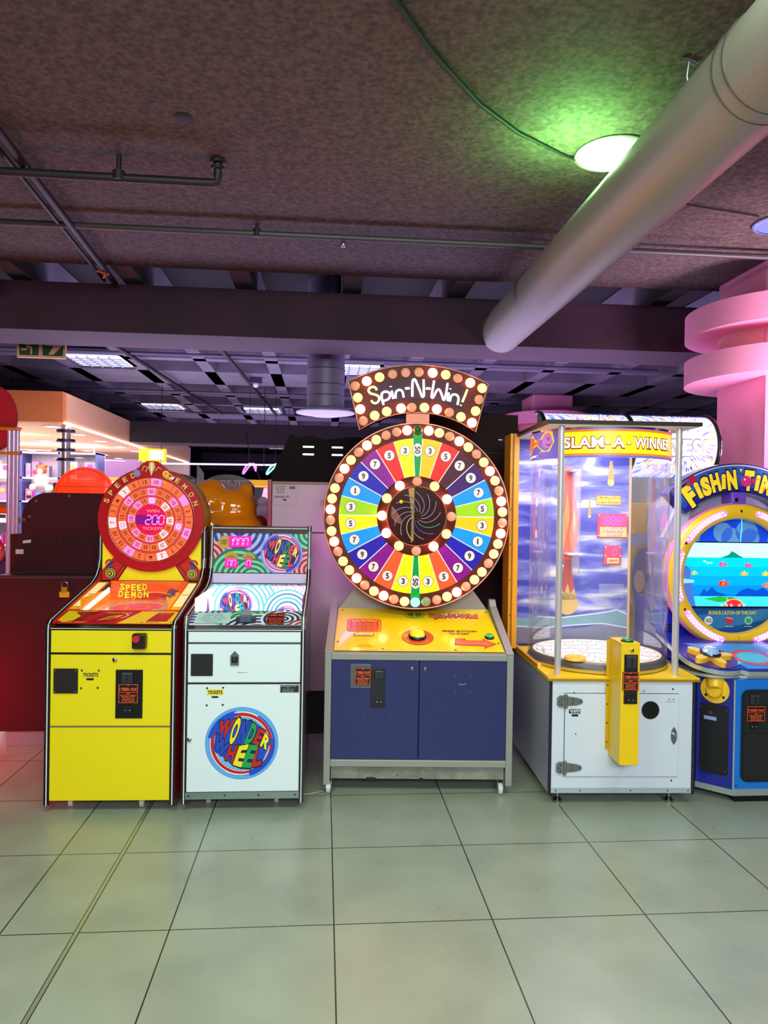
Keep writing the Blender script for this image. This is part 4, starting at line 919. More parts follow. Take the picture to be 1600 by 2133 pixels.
# hub window with curved neon tubes (unlit) over dark glass
q = MB(); q.lathe([(.178, -.001), (.238, -.006), (.24, -.001)], BRN, (0, WY, WC[1]), 'y', 64).build('hub_ring', wheel)
MB().lathe([(0, 0), (.18, 0)], mat((52, 17, 12), .3, spec=.12), (0, WY-.002, WC[1]), 'y', 64, smooth=False).build('hub_window', wheel)
MB().lathe([(.176, 0), (.179, -.004), (.182, 0)], mat((200, 90, 70), .3), (0, WY-.005, WC[1]), 'y', 64).build('hub_trim', wheel)
q = MB(fr((0, WY-.0035, WC[1]))); q.poly([(-.052, .165), (-.015, .172), (-.016, -.15), (-.033, -.16), (-.03, .0)], mat((170, 130, 20), .3, coat=.5), 1).poly([(-.15, .06), (-.13, .04), (-.09, -.02), (-.09, -.05), (-.13, -.04), (-.155, 0)], mat((120, 66, 10), .3), 1).build('hub_reflection', wheel)  # reflection of a yellow column painted on the dark glass
for k in range(13):
    a0 = R(360/13*k); pts = []
    for i in range(12):
        t = i/11; r = .028+.118*t; a = a0+1.15*t
        pts.append((r*math.cos(a), WY-.014, WC[1]+r*math.sin(a)))
    c = (150, 130, 170)
    if k in (9,): c = (90, 70, 200)
    if k in (10,): c = (60, 150, 120)
    if k == 7: c = (205, 195, 160)
    MB().tube(pts, .0028, mat(c, .2), 8).build('neon_spiral_tube', wheel)
MB().ball((-.095, WY-.016, WC[1]+.085), .012, mat((240, 220, 30), .25), 14).build('yellow_ball', wheel)
# bulbs
def bulb_mesh(m, rim):
    q = MB(); q.lathe([(.0285, 0), (.0285, -.006), (.025, -.016), (.015, -.023), (0, -.026)], m, (0, 0, 0), 'y', 24); q.lathe([(.031, -.001), (.031, -.005), (.0285, -.006)], rim, (0, 0, 0), 'y', 24)
    return q
RIMM = mat((130, 60, 40), .4, .4)
BM = {'W': mat((255, 240, 215), .3, emit=24, ecol=(255, 150, 95)), 'Y': mat((255, 235, 130), .3, emit=2.3, ecol=(255, 225, 110)), 'P': mat((235, 160, 135), .4, emit=.22), 'G': mat((20, 90, 30), .2, emit=.05, coat=.8), 'C': mat((110, 255, 225), .3, emit=9, ecol=(60, 255, 200)), 'Q': mat((150, 150, 110), .4, emit=.2)}
proto = {}
def bulb(kind, x, z, y, par):
    if kind not in proto:
        proto[kind] = bulb_mesh(BM[kind], RIMM).build('bulb', par); o = proto[kind]
    else:
        o = proto[kind].copy(); C.objects.link(o); o.parent = par
    o.location = (x, y, z)
    if kind == 'G': o['label'] = 'unlit dark green bulb'
    if kind == 'C': o['label'] = 'lit turquoise bulb'
    return o
seq = 'GWYPWYPYWYPWYPWYYPYYPWYPQC'+'YPWYPWYYPWYPWYYPWYPWYPPW'
for i, k in enumerate(seq):
    a = R(90-360*i/50.); bulb(k, .519*math.cos(a), WC[1]+.519*math.sin(a), WY-.001, wheel)
for i, k in enumerate('PYWPYWPYWWYW'):
    a = R(90-30*i); bulb(k, .209*math.cos(a), WC[1]+.209*math.sin(a), WY-.007, wheel)
# the sign above
MB().box(-.07, WY+.03, WC[1]+WR-.02, .07, WY+.07, WC[1]+.66, mat((205, 120, 95), .4, .2)).build('sign_bracket', sp)
def arc2(x1, z1, xm, zm, n=20):  # symmetric arc through (-x1,z1),(0,zm),(x1,z1)
    sg = zm-z1; r = (x1*x1+sg*sg)/(2*sg); c = zm-r; th = math.asin(x1/r)
    return [(r*math.sin(-th+2*th*i/n), c+r*math.cos(-th+2*th*i/n)) for i in range(n+1)]
Zc = WC[1]
outer = [(x, Zc+z) for x, z in arc2(.424, .806, 0, .914)]; inner = [(x, Zc+z) for x, z in arc2(.352, .513, 0, .627)]
SY = WY+.0
q = MB(); n = len(outer)
v = [(x, SY+.02, z) for x, z in outer]+[(x, SY+.02, z) for x, z in inner]+[(x, SY+.13, z) for x, z in outer]+[(x, SY+.13, z) for x, z in inner]
f = []
for i in range(n-1): f += [(i, i+1, n+i+1, n+i), (2*n+i, 3*n+i, 3*n+i+1, 2*n+i+1), (i, 2*n+i, 2*n+i+1, i+1), (n+i, n+i+1, 3*n+i+1, 3*n+i)]
f += [(0, n, 3*n, 2*n), (n-1, 3*n-1, 4*n-1, 2*n-1)]
q.add(v, f, BRN); sign = q.build('sign_box', sp)
MB().tube([(x, SY+.018, z) for x, z in outer]+[(x, SY+.018, z) for x, z in inner[::-1]], .003, mat((225, 150, 130), .3, .5), 6, True).build('rim_trim', sign)
def lerp(a, b, t): return (a[0]+(b[0]-a[0])*t, a[1]+(b[1]-a[1])*t)
wi = [lerp(o, i_, .28) for o, i_ in zip(outer, inner)]; wo = [lerp(o, i_, .72) for o, i_ in zip(outer, inner)]
q = MB(); k0, k1 = 3, n-3
pts = wi[k0:k1]+wo[k0:k1][::-1]
q.add([(x, SY+.017, z) for x, z in pts], [tuple(range(len(pts)))], mat((62, 22, 36), .3, spec=.12)); q.build('sign_window', sign)
# outer row of sign bulbs 11, inner row, sides
B = Zc
def pm(px, py): # position measured on the sign, relative to the wheel centre
    dx = (px-777)/3.81; dy = (1260-py)/3.81; return ((dx-.016*dy)/347.8, (dy+.016*dx)/347.8)
for px, py, k in [(285, 220, 'P'), (380, 182, 'W'), (482, 150, 'Y'), (586, 125, 'P'), (690, 112, 'P'), (796, 108, 'P'), (907, 113, 'W'), (1012, 128, 'Y'), (1108, 156, 'P'), (1209, 192, 'W'), (1305, 235, 'Y'),
                  (308, 313, 'Y'), (328, 406, 'W'), (352, 500, 'P'), (1280, 327, 'P'), (1252, 418, 'Y'), (1223, 512, 'W'), (443, 456, 'Y'), (539, 424, 'Y'), (654, 398, 'W'), (740, 391, 'P'), (841, 391, 'Y'), (941, 404, 'W'), (1041, 430, 'P'), (1134, 465, 'Y')]:
    x, z = pm(px, py); bulb(k, x, B+z, SY+.019, sign)
# neon script lettering: strokes traced as tubes
NE = {'y': mat((255, 240, 150), .3, emit=2.2, ecol=(255, 235, 130)), 'p': mat((250, 225, 255), .3, emit=2.6, ecol=(235, 200, 255)), 'b': mat((215, 240, 255), .3, emit=2.6, ecol=(170, 220, 255)), 'w': mat((255, 255, 245), .3, emit=2.6, ecol=(240, 255, 240))}
def nm(px, py):  # pixels of the enlarged sign picture
    X = 730+px/5.517; Y = 750+py/5.52; dx = X-864; dy = 1076-Y; return ((dx-.016*dy)/347.8, SY-.002, B+(dy+.016*dx)/347.8)
def smooth_pts(p, n=5):
    o = []
    for i in range(len(p)-1):
        p0 = p[max(i-1, 0)]; p1 = p[i]; p2 = p[i+1]; p3 = p[min(i+2, len(p)-1)]
        for k in range(n):
            t = k/n
            o.append(tuple(.5*((2*b)+(-a+c)*t+(2*a-5*b+4*c-d)*t*t+(-a+3*b-3*c+d)*t**3) for a, b, c, d in zip(p0, p1, p2, p3)))
    return o+[p[-1]]
NT = [('y', [(280, 345), (262, 316), (228, 310), (192, 328), (186, 358), (212, 385), (262, 398), (300, 420), (306, 458), (276, 494), (240, 492), (216, 464)]),
      ('p', [(358, 515), (340, 450), (335, 400), (352, 372), (388, 362), (420, 376), (432, 408), (418, 442), (385, 462), (352, 470)]), ('p', [(440, 300), (441, 308)]), ('p', [(452, 352), (460, 400), (470, 445)]),
      ('b', [(498, 440), (496, 390), (508, 358), (540, 342), (572, 356), (584, 392), (590, 428)]), ('w', [(606, 326), (660, 322)]),
      ('w', [(690, 418), (690, 330), (694, 240), (712, 220), (730, 240), (770, 335), (800, 412), (815, 420), (824, 395), (822, 310), (820, 222)]), ('w', [(848, 324), (900, 326)]),
      ('p', [(942, 234), (926, 330), (912, 410), (920, 432), (936, 420), (960, 370), (984, 336), (1008, 345), (1030, 395), (1046, 448), (1060, 452), (1070, 425), (1086, 345), (1098, 262)]),
      ('b', [(1130, 325), (1128, 332)]), ('b', [(1112, 372), (1104, 420), (1098, 468)]), ('b', [(1124, 474), (1136, 420), (1158, 396), (1196, 396), (1222, 424), (1222, 466), (1212, 512)]),
      ('y', [(1326, 336), (1298, 410), (1268, 480)]), ('y', [(1254, 514), (1250, 522)])]
for c, p in NT: MB().tube([nm(*a) for a in smooth_pts(p, 4)], .0068, NE[c], 8).build('neon_letter_tube', sign)
# ================================================================ Slam-A-Winner
sl = thing('ball_drop_machine', 'white cabinet with clear acrylic drum headed Slam-A-Winner', 'arcade machine', (1.59, 3.672, 0), R(-2.5), 'ticket redemption arcade machines')
CWH = mat((218, 226, 242), .35, coat=.25); CY_ = mat((250, 205, 10), .4, coat=.2); ORY = mat((240, 160, 20), .35, coat=.3)
q = MB(); q.box(-.375, .0, .065, .375, .86, .66, CWH).build('cabinet_body', sl)
MB().box(-.39, .006, .06, -.3755, .86, .66, mat((190, 190, 215), .25, coat=.6)).build('side_panel', sl, .003)
MB().box(.3755, .006, .06, .39, .86, .66, mat((190, 190, 215), .25, coat=.6)).build('side_panel', sl, .003)
MB().box(-.392, -.006, .06, -.376, .006, .66, mat((28, 28, 44), .4)).box(.378, -.006, .06, .394, .006, .66, mat((28, 28, 44), .4)).build('edge_moulding', sl, .005)
dr = MB().box(-.308, -.008, .155, .300, -.001, .592, CWH).build('door', sl, .0015)
MB().box(-.309, -.0015, .152, .302, -.0005, .1545, BLACK).box(-.311, -.0015, .153, -.3085, -.0005, .594, BLACK).box(-.309, -.0015, .5925, .302, -.0005, .595, BLACK).build('door_gap', sl)
q = MB().box(-.376, -.003, .066, .376, 0, .094, mat((190, 205, 215), .35, .3)).build('kick_strip', sl)
screws(MB(fr((0, -.0035, 0))), [(-.35, .08), (-.22, .08), (.05, .08), (.25, .08), (.36, .08)], .004, BLACK, 1).build('screw', q)
for z in (.553, .203):
    q = MB()
    q.prism([(-.352, z-.02), (-.338, z-.03), (-.312, z-.03), (-.312, z+.03), (-.338, z+.03), (-.352, z+.018)], 'y', -.014, -.006, STEEL)
    q.prism([(-.298, z-.024), (-.25, z-.02), (-.222, z-.012), (-.215, z), (-.222, z+.012), (-.25, z+.02), (-.298, z+.026)], 'y', -.014, -.008, STEEL)
    q.cyl((-.305, -.012, z-.036), (-.305, -.012, z+.036), .008, STEEL, 14)
    for x, dz in ((-.34, .0), (-.33, .015), (-.33, -.015), (-.27, .01), (-.27, -.01), (-.23, 0)): q.cyl((x, -.0145, z+dz), (x, -.017, z+dz), .004, mat((70, 75, 85), .4, .6), 10)
    q.build('hinge', dr, .001)
q = MB(); q.prism([(.275, .325), (.288, .345), (.292, .372), (.288, .40), (.275, .42), (.262, .40), (.258, .372), (.262, .345)], 'y', -.012, -.008, STEEL); q.cyl((.275, -.012, .38), (.275, -.026, .38), .009, CHROME, 16).build('latch', dr)
q = MB(fr((0, -.0085, 0))); q.disc(.147, .508, .046, BLACK, 1, n=40).ring(.147, .508, .045, .048, mat((60, 62, 70), .4), 2); q.build('speaker_hole', dr)
q = MB(fr((0, -.0085, 0))); q.rect(-.288, .488, -.228, .512, BLACK, 1).text('TICKETS', -.258, .502, .012, LINEW, 2, .03, .054)
for k in range(3): q.rect(-.278+.016*k, .49, -.268+.016*k, .493, mat((190, 190, 190), .4), 2)
q.build('ticket_label', dr)
q = MB(fr((0, -.0085, 0))); q.rrect(-.274, .473, -.238, .484, .005, BLACK, 1); q.build('ticket_slot', dr)
q = MB(fr((0, -.0085, 0))); screws(q, [(.247, .565), (.27, .565), (.11, .61), (-.25, .38)], .0035, BLACK, 1).text('LOCK TWICE TO SHUT', .255, .553, .003, BLACK, 1, 0, .045); q.build('small_print', dr)
q = MB(fr((0, -.0005, 0))); screws(q, [(.27, .618), (.27, .132), (-.26, .594)], .005, BLACK, 1); q.build('screw', sl)
for x, y in ((-.325, .05), (.28, .05), (-.325, .8), (.3, .8)): foot(sl, x, y, .065)
q = MB().prism([(-.402, -.014), (-.07, -.014), (-.055, -.004), (.02, -.004), (.035, -.014), (.408, -.014), (.408, .87), (-.402, .87)], 'z', .662, .68, CY_)
q.prism([(-.404, -.016), (.41, -.016), (.41, -.012), (-.404, -.012)], 'z', .660, .672, mat((170, 130, 10), .4)); q.build('counter_shelf', sl, .001)
MB().box(-.405, .22, .68, -.39, .87, .70, ORY).box(-.405, .2, .68, -.385, .22, .705, mat((240, 200, 110), .4)).build('shelf_rail', sl)
POST = mat((205, 200, 208), .35, .3)
for x, y in ((-.332, .065), (.308, .065)): MB().cyl((x, y, .68), (x, y, 2.008), .0175, POST, 24).build('post', sl)
MB().box(-.43, -.0, 2.014, .405, .88, 2.034, mat((40, 16, 16), .5)).box(-.415, .015, 2.008, .39, .865, 2.014, mat((235, 225, 225), .5)).build('roof', sl)
q = MB().box(-.468, .70, .69, -.412, .88, 2.03, ORY); q.box(-.452, .69, .69, -.444, .70, 2.03, mat((160, 90, 10), .4)); q.build('back_frame', sl, .002)
q = MB(fr((0, .6895, 0))); screws(q, [(-.46, .9+.22*k) for k in range(5)], .004, mat((90, 50, 10), .4), 1); q.build('screw', sl)
# sky backdrop
def sky_mat():
    m = bpy.data.materials.new('sky_backdrop'); m.use_nodes = True; nt = m.node_tree; b = nt.nodes['Principled BSDF']
    N = nt.nodes.new; L = nt.links.new; tc = N('ShaderNodeTexCoord'); mp = N('ShaderNodeMapping'); mp.inputs['Scale'].default_value = (1.6, 1, 7)
    n = N('ShaderNodeTexNoise'); n.inputs['Scale'].default_value = 1.4; n.inputs['Detail'].default_value = 6; n.inputs['Distortion'].default_value = .6
    L(tc.outputs['Object'], mp.inputs[0]); L(mp.outputs[0], n.inputs['Vector'])
    r = N('ShaderNodeValToRGB'); e = r.color_ramp.elements; e[0].position = .42; e[0].color = lin((62, 66, 172)); e[1].position = .66; e[1].color = lin((236, 232, 226))
    x = r.color_ramp.elements.new(.54); x.color = lin((120, 126, 205))
    L(n.outputs['Fac'], r.inputs[0]); L(r.outputs[0], b.inputs['Base Color']); b.inputs['Roughness'].default_value = .4
    return m
SKY = sky_mat()
MB().box(-.412, .835, .69, .336, .85, 2.03, SKY).build('back_wall', sl)
MB().box(.336, .825, .69, .350, .865, 2.03, mat((225, 190, 130), .35)).build('wall_trim', sl)
q = MB(fr((0, .8345, 0)))
TEA = mat((120, 165, 175), .4); WHW = mat((220, 225, 232), .4); GRW = mat((120, 120, 150), .4)
q.poly([(-.412, .70), (.336, .70), (.336, .80), (.2, .835), (.05, .80), (-.15, .79), (-.3, .82), (-.412, .8)], GRW, 1)
q.poly([(.336, .80), (.336, .89), (.27, .915), (.2, .90), (.05, .88), (-.1, .86), (-.25, .87), (-.412, .85), (-.412, .80), (-.2, .795), (.0, .815), (.15, .825)], TEA, 2)
q.line([(-.25, .872), (-.1, .864), (.05, .884), (.2, .904), (.27, .92), (.336, .893)], .009, WHW, 3); q.line([(-.41, .81), (-.2, .80), (0, .82), (.18, .832), (.336, .805)], .007, WHW, 3)
# falling flame
FR, FO, FY = mat((235, 90, 60), .4, emit=.15), mat((250, 150, 60), .4, emit=.15), mat((250, 205, 90), .4, emit=.15)
cx = -.055
q.poly([(cx-.03, 1.84), (cx-.045, 1.62), (cx-.065, 1.5), (cx-.06, 1.36), (cx-.03, 1.24), (cx-.02, 1.12), (cx+.02, 1.12), (cx+.03, 1.24), (cx+.06, 1.36), (cx+.065, 1.5), (cx+.045, 1.62), (cx+.02, 1.84)], FR, 4)
for a, z0, z1, w_ in ((-.03, 1.3, 1.55, .014), (-.01, 1.4, 1.68, .016), (.02, 1.28, 1.5, .014), (.035, 1.4, 1.58, .01), (-.045, 1.42, 1.5, .008)): q.poly([(cx+a, z1), (cx+a-w_, (z0+z1)/2), (cx+a, z0), (cx+a+w_, (z0*1.2+z1*.8)/2)], FO if w_ > .012 else FY, 5)
q.poly([(cx-.02, 1.24), (cx-.045, 1.05), (cx-.062, .97), (cx+.062, .97), (cx+.045, 1.05), (cx+.02, 1.24)], mat((200, 70, 60), .4), 5)
q.disc(cx, .955, .07, mat((225, 185, 95), .4), 6, n=36); q.poly([(cx-.055, .98), (cx-.045, 1.06), (cx-.02, 1.02), (cx, 1.09), (cx+.02, 1.02), (cx+.045, 1.06), (cx+.055, .98)], mat((225, 185, 95), .4), 6)
for x, z0, z1, r_ in ((.08, 1.52, 1.63, .01), (.216, 1.74, 1.88, .022)): q.poly([(x-r_*.4, z1), (x-r_, z0), (x+r_, z0), (x+r_*.4, z1)], FO, 4).disc(x, z0, r_, FY, 5, n=16)
q.build('backdrop_print', sl)
REDG = mat((205, 50, 90), .35, emit=.3); SGR = mat((255, 70, 190), .3, emit=1.6)
q = MB().box(.13, .818, 1.385, .327, .834, 1.54, REDG).build('jackpot_display', sl, .004)
g = MB(fr((0, .8175, 0))); g.rect(.15, 1.462, .315, 1.53, mat((225, 60, 120), .35, emit=.5), 1).seg('888', .232, 1.495, .052, SGR, 2); g.rect(.145, 1.392, .318, 1.455, mat((250, 215, 90), .4, emit=.2), 1).text('JACKPOT', .232, 1.438, .023, DRC, 2, .09, .155).text('JACKPOT', .232, 1.438, .022, LINEW, 3, .02, .15).text('VALUE', .232, 1.41, .023, DRC, 2, .09, .115).text('VALUE', .232, 1.41, .022, LINEW, 3, .02, .11)
screws(g, [(.138, 1.53), (.319, 1.53), (.138, 1.4)], .004, LINEW, 3).build('display_print', q)
q = MB().box(.175, .818, 1.21, .288, .834, 1.335, REDG).build('credit_display', sl, .004)
g = MB(fr((0, .8175, 0))); g.seg('0', .245, 1.295, .044, SGR, 2); g.rect(.195, 1.222, .272, 1.255, mat((250, 215, 110), .4, emit=.2), 1).text('CREDITS', .2335, 1.238, .014, DRC, 2, .04, .066); screws(g, [(.184, 1.325), (.279, 1.325), (.184, 1.27), (.279, 1.27)], .004, LINEW, 3).build('display_print', q)
q = MB(fr((0, .833, 0))); q.rect(.122, 1.595, .285, 1.658, DRC, 1).rect(.126, 1.599, .281, 1.654, mat((250, 225, 60), .4, emit=.25), 2).text('TIME BALL DROP', .2035, 1.643, .013, DRC, 3, .03, .145).text('TO', .2035, 1.627, .012, DRC, 3, .03, .02).text('SLAM A WINNER!', .2035, 1.611, .013, DRC, 3, .03, .145); q.build('instruction_sign', sl)
# drop tube, brackets
GL = glass((255, 255, 255), .10)
MB().lathe([(.027, 1.15), (.027, 1.82)], glass((255, 235, 240), .16), (-.028, .76, 0), n=24).build('drop_tube', sl)
MB().box(-.085, .74, 1.275, .005, .835, 1.285, mat((235, 225, 240), .3)).box(-.075, .74, 1.80, -.02, .835, 1.81, STEEL).build('tube_bracket', sl)
MB().cyl((-.10, .8, 1.08), (-.10, .8, 1.2), .005, CHROME).ball((-.10, .8, 1.2), .009, WHITE, 12).build('ball_release_pin', sl)
MB().box(.14, .80, 1.0, .3, .803, 1.09, GL).build('clear_chute', sl)
# drum: target disc, clear wall, lit marquee
DCX, DCY, RR = -.004, .425, .392
q = MB(); q.lathe([(RR, .682), (RR, .694), (RR-.012, .696), (RR-.012, .725), (RR-.022, .735), (0, .735)], mat((88, 80, 78), .35, .4), (DCX, DCY, 0), n=72).build('turntable_rim', sl)
q = MB(fr((DCX, DCY, .736), (1, 0, 0), (0, 1, 0)))
q.disc(0, 0, RR-.03, mat((236, 226, 180), .35, emit=.1), 1, n=64).disc(0, 0, RR-.055, mat((246, 243, 232), .35, emit=.1), 2, n=64)
PR = random.Random(5); BL2 = mat((60, 60, 75), .4)
for n_, rr_, r_ in ((16, .30, .046), (10, .19, .046), (5, .085, .044)):
    for k in range(n_):
        a = 2*PI*k/n_+rr_; x, y = rr_*math.cos(a), rr_*math.sin(a)
        q.disc(x, y, r_, BL2 if k % 5 else RDC, 3, n=28).disc(x, y, r_-.004, mat((250, 248, 240), .35, emit=.1), 4, n=28)
        q.text('WINNER ' if k % 3 else 'BONUS ', x, y-.0, .012, (RDC, CY_, mat((200, 60, 60), .4))[k % 3], 5, .02, .05)
q.build('target_face', sl)
MB().lathe([(.026, 0), (.026, .012), (.058, .016), (.06, .0)], mat((250, 195, 50), .4), (-.21, DCY-.27, .74), n=32).build('ball_catcher', sl)
MB().ball((-.32, DCY-.05, .752), .016, WHITE, 14).build('ball', sl)
MB().lathe([(RR, .694), (RR, 1.843)], glass((235, 235, 255), .05, .02), (DCX, DCY, 0), n=72).build('clear_drum', sl)
MB().lathe([(RR+.003, .684), (RR+.003, .70)], mat((200, 170, 60), .3), (DCX, DCY, 0), n=72).build('drum_base_ring', sl)
MB().lathe([(0, 1.998), (RR-.03, 1.998)], mat((255, 255, 255), .4, emit=2), (DCX, DCY, 0), n=48).lathe([(0, 2.004), (RR-.02, 2.004)], WHITE, (DCX, DCY, 0), n=48).build('ceiling_lamp', sl)
def on_drum(mb, r):
    out = []
    for x, y, z in mb.v:
        a = -PI/2+x/r; out.append((DCX+(r+z)*math.cos(a), DCY+(r+z)*math.sin(a), y))
    mb.v = out; return mb
RB = RR+.004
q = MB()
BK = [(-.70, 1.86), (.66, 2.022)]
def strip(x0, x1, y0, y1, m, l):
    n_ = max(1, int((x1-x0)/.03))
    for i in range(n_): q.rect(x0+(x1-x0)*i/n_, y0, x0+(x1-x0)*(i+1)/n_, y1, m, l)
VB = mat((120, 110, 225), .35, emit=.35)
strip(-.70, .68, 1.845, 2.0, VB, 0); strip(-.345, .41, 1.855, 1.994, mat((255, 130, 30), .35, emit=.5), 1); strip(-.337, .392, 1.867, 1.982, mat((255, 230, 30), .35, emit=.75), 2)
tx = [('SLAM', -.26), ('-', -.105), ('A', -.035), ('-', .035), ('WINNER', .245)]
for t, x, ww_ in (('SLAM', -.215, .215), ('-', -.087, .022), ('A', -.03, .062), ('-', .024, .018), ('WINNER', .195, .285)):
    q.text(t, x, 1.9235, .058 if t != '-' else .04, DRC, 3, .075, ww_+.008); q.text(t, x, 1.925, .055 if t != '-' else .04, mat((255, 252, 250), .3, emit=1.0), 4, .02, ww_)
q.poly([(-.69, 1.90), (-.66, 1.98), (-.6, 1.99), (-.56, 1.955), (-.5, 1.96), (-.46, 2.0), (-.4, 1.995), (-.385, 1.94), (-.42, 1.885), (-.48, 1.885), (-.54, 1.925), (-.6, 1.91), (-.65, 1.87)], mat((255, 200, 60), .35, emit=.6), 3)
q.poly([(-.69, 1.90), (-.66, 1.97), (-.62, 1.975), (-.57, 1.945), (-.5, 1.95), (-.52, 1.925), (-.6, 1.92), (-.65, 1.88)], mat((250, 110, 50), .35, emit=.5), 4)
q.disc(-.44, 1.945, .04, mat((190, 120, 220), .35, emit=.4), 5, ry=.042); q.ring(-.43, 1.955, .006, .009, BLACK, 6); q.line([(-.45, 1.925), (-.425, 1.918), (-.405, 1.925)], .004, BLACK, 6)
q.poly([(-.68, 1.86), (-.6, 1.868), (-.48, 1.89), (-.56, 1.86), (-.5, 1.853), (-.66, 1.853)], mat((240, 240, 255), .3, emit=.8), 3)
on_drum(q, RB).build('marquee', sl)
MB().lathe([(RR-.002, 1.843), (RR-.002, 2.006)], mat((230, 225, 245), .4, emit=.1), (DCX, DCY, 0), n=72, a0=-PI*1.05, a1=PI*.05).lathe([(RB+.002, 1.999), (RB+.004, 2.007)], CHROME, (DCX, DCY, 0), n=72, a0=-PI, a1=0).build('marquee_band', sl)
area('drum_lamp', (1.62, 4.08, 1.985), .5, 9, (235, 230, 255))
# coin post
q = MB().box(-.077, -.174, .275, .019, -.010, .893, CY_); q.box(-.094, -.012, .30, -.077, -.009, .88, mat((215, 170, 8), .4)); q = q.build('coin_post', sl, .003)
g = MB(fr((0, -.0125, 0)))
screws(g, [(-.086, .34), (-.086, .44), (-.086, .54), (-.086, .64)], .004, BLACK, 1).build('screw', q)
MB().cyl((-.03, -.13, .893), (-.03, -.13, .899), .032, BLACK, 28).build('button_collar', sl)
MB().lathe([(.028, .006), (.027, .015), (0, .017)], mat((20, 150, 90), .3, coat=.6), (-.03, -.13, .893), n=28).build('green_button', sl, label='green button on the yellow coin post')
lock(sl, -.024, -.174, .858, .010)
MB().box(-.062, -.178, .585, .008, -.174, .835, mat((38, 26, 30), .35)).build('coin_plate', sl, .002)
coin_slot(sl, -.027, -.178, .80, .055, .062); coin_return(sl, -.027, -.178, .612)
token_sticker(sl, -.07, .655, .013, .748, -.1785)

# ================================================================ Fishin' Time
fi = thing('fishing_video_game', 'blue cabinet with yellow lit ring around an underwater screen, arch reading Fishin Time', 'arcade machine', (2.43, 3.67, 0), 0, 'ticket redemption arcade machines')
FB = mat((24, 36, 150), .3, coat=.5); FLB = mat((20, 120, 225), .3, coat=.4); FY2 = mat((250, 195, 40), .35, coat=.4); INK = mat((22, 22, 28), .5)
MB().prism([(-.222, .0), (.222, .0), (.222, .12), (-.222, .12)], 'z', .075, .665, FLB).build('front_panel', fi, .004)
MB().prism([(-.222, .002), (-.222, .05), (-.345, .19), (-.36, .135)], 'z', .07, .665, FB).build('angled_panel', fi, .002)
MB().prism([(.222, .002), (.222, .05), (.345, .19), (.36, .135)], 'z', .07, .665, FB).build('angled_panel', fi, .002)
MB().prism([(-.36, .13), (-.21, .03), (.21, .03), (.36, .13), (.40, .85), (-.40, .85)], 'z', .06, .665, FB).build('base_body', fi)
MB().prism([(-.224, -.003), (.224, -.003), (.224, .01), (-.224, .01)], 'z', .04, .076, mat((190, 205, 205), .3, .6)).prism([(-.224, -.001), (-.224, .012), (-.36, .145), (-.362, .132)], 'z', .04, .072, mat((190, 205, 205), .3, .6)).prism([(.224, -.001), (.224, .012), (.36, .145), (.362, .132)], 'z', .04, .072, mat((190, 205, 205), .3, .6)).build('kick_strip', fi)
MB().box(-.2, .02, 0, .2, .7, .06, BLACK).build('plinth', fi)
MB().box(-.226, -.004, .05, -.218, .0, .66, mat((200, 215, 225), .3, .5)).build('corner_trim', fi)
q = MB(fr((0, -.0065, 0))); q.rrect(-.185, .115, .185, .612, .04, INK, 0); q.rrect(-.165, .13, .165, .598, .03, mat((32, 30, 36), .5), 1); q.rect(-.165, .375, .165, .378, BLACK, 2); q.build('coin_door', fi)
coin_slot(fi, -.115, -.0075, .56, .05, .055); coin_return(fi, -.115, -.0075, .42)
token_sticker(fi, -.157, .44, -.052, .525, -.009, '2')
lock(fi, -.0, -.0085, .27, .012)
q = MB(fr((0, -.0015, 0))); screws(q, [(-.205, .095), (-.1, .058), (-.21, .058)], .005, mat((20, 40, 120), .4), 1).build('screw', fi)
u = Vector((.138, -.133, 0)).normalized(); q = MB(fr((-.2915, .0685, 0), u, (0, 0, 1)))
q.rrect(-.082, .135, .072, .515, .02, INK, 1); q.disc(-.02, .465, .010, CHROME, 2, n=20).rect(-.055, .425, .01, .445, mat((150, 165, 215), .4), 2); screws(q, [(-.07, .49), (.06, .49), (-.07, .16), (.06, .16)], .004, mat((80, 80, 90), .4), 2).build('cash_door', fi)
g = MB(fr((-.2915, .0685, 0), u, (0, 0, 1))); g.lathe([(0, 0)], FY2) if False else None
q = MB(fr((-.2915, .0685, .595), u, (0, 0, 1))); q.lathe([(.074, 0), (.074, .006), (.045, .008), (.036, .03), (0, .03)], FY2, n=36, smooth=False); q.disc(-.045, -.035, .007, BLACK, 12).disc(.045, -.035, .007, BLACK, 12)
q.build('joystick_bracket', fi)
MB().cyl((-.305, .045, .60), (-.27, .10, .668), .034, FY2, 28, r2=.062).build('bracket_neck', fi)
# deck
def lobes(rr, front):
    p = []
    for i in range(15): a = R(180+(292-180)*i/14); p.append((-.25+rr*math.cos(a), .185+rr*math.sin(a)))
    p += [(-.15, front), (.15, front)]
    p += [(-x, y) for x, y in p[:15][::-1]]
    return p+[(.438, .5), (-.438, .5)]
ALU = mat((205, 212, 215), .25, .6)
TILT = Matrix.Translation((0, 0, .69)) @ Matrix.Rotation(R(15), 4, 'X') @ Matrix.Translation((0, 0, -.69))
MB().prism(lobes(.175, .005), 'z', .668, .683, ALU, False).build('lower_bumper', fi, .004)
MB(TILT).prism(lobes(.188, -.01), 'z', .687, .710, ALU, False).build('upper_bumper', fi, .006)
MB(TILT).prism(lobes(.180, -.002), 'z', .710, .720, FB).build('deck', fi, .003)
q = MB(TILT @ fr((0, .10, .7205), (1, 0, 0), (0, 1, 0)))
q.poly([(-.15, -.09), (.2, -.09), (.26, .2), (-.36, .22), (-.2, .06)], mat((50, 150, 225), .3, coat=.5), 1); q.poly([(-.2, -.06), (-.1, .0), (.1, .02), (.2, .1), (-.1, .08)], mat((120, 200, 235), .3), 2)
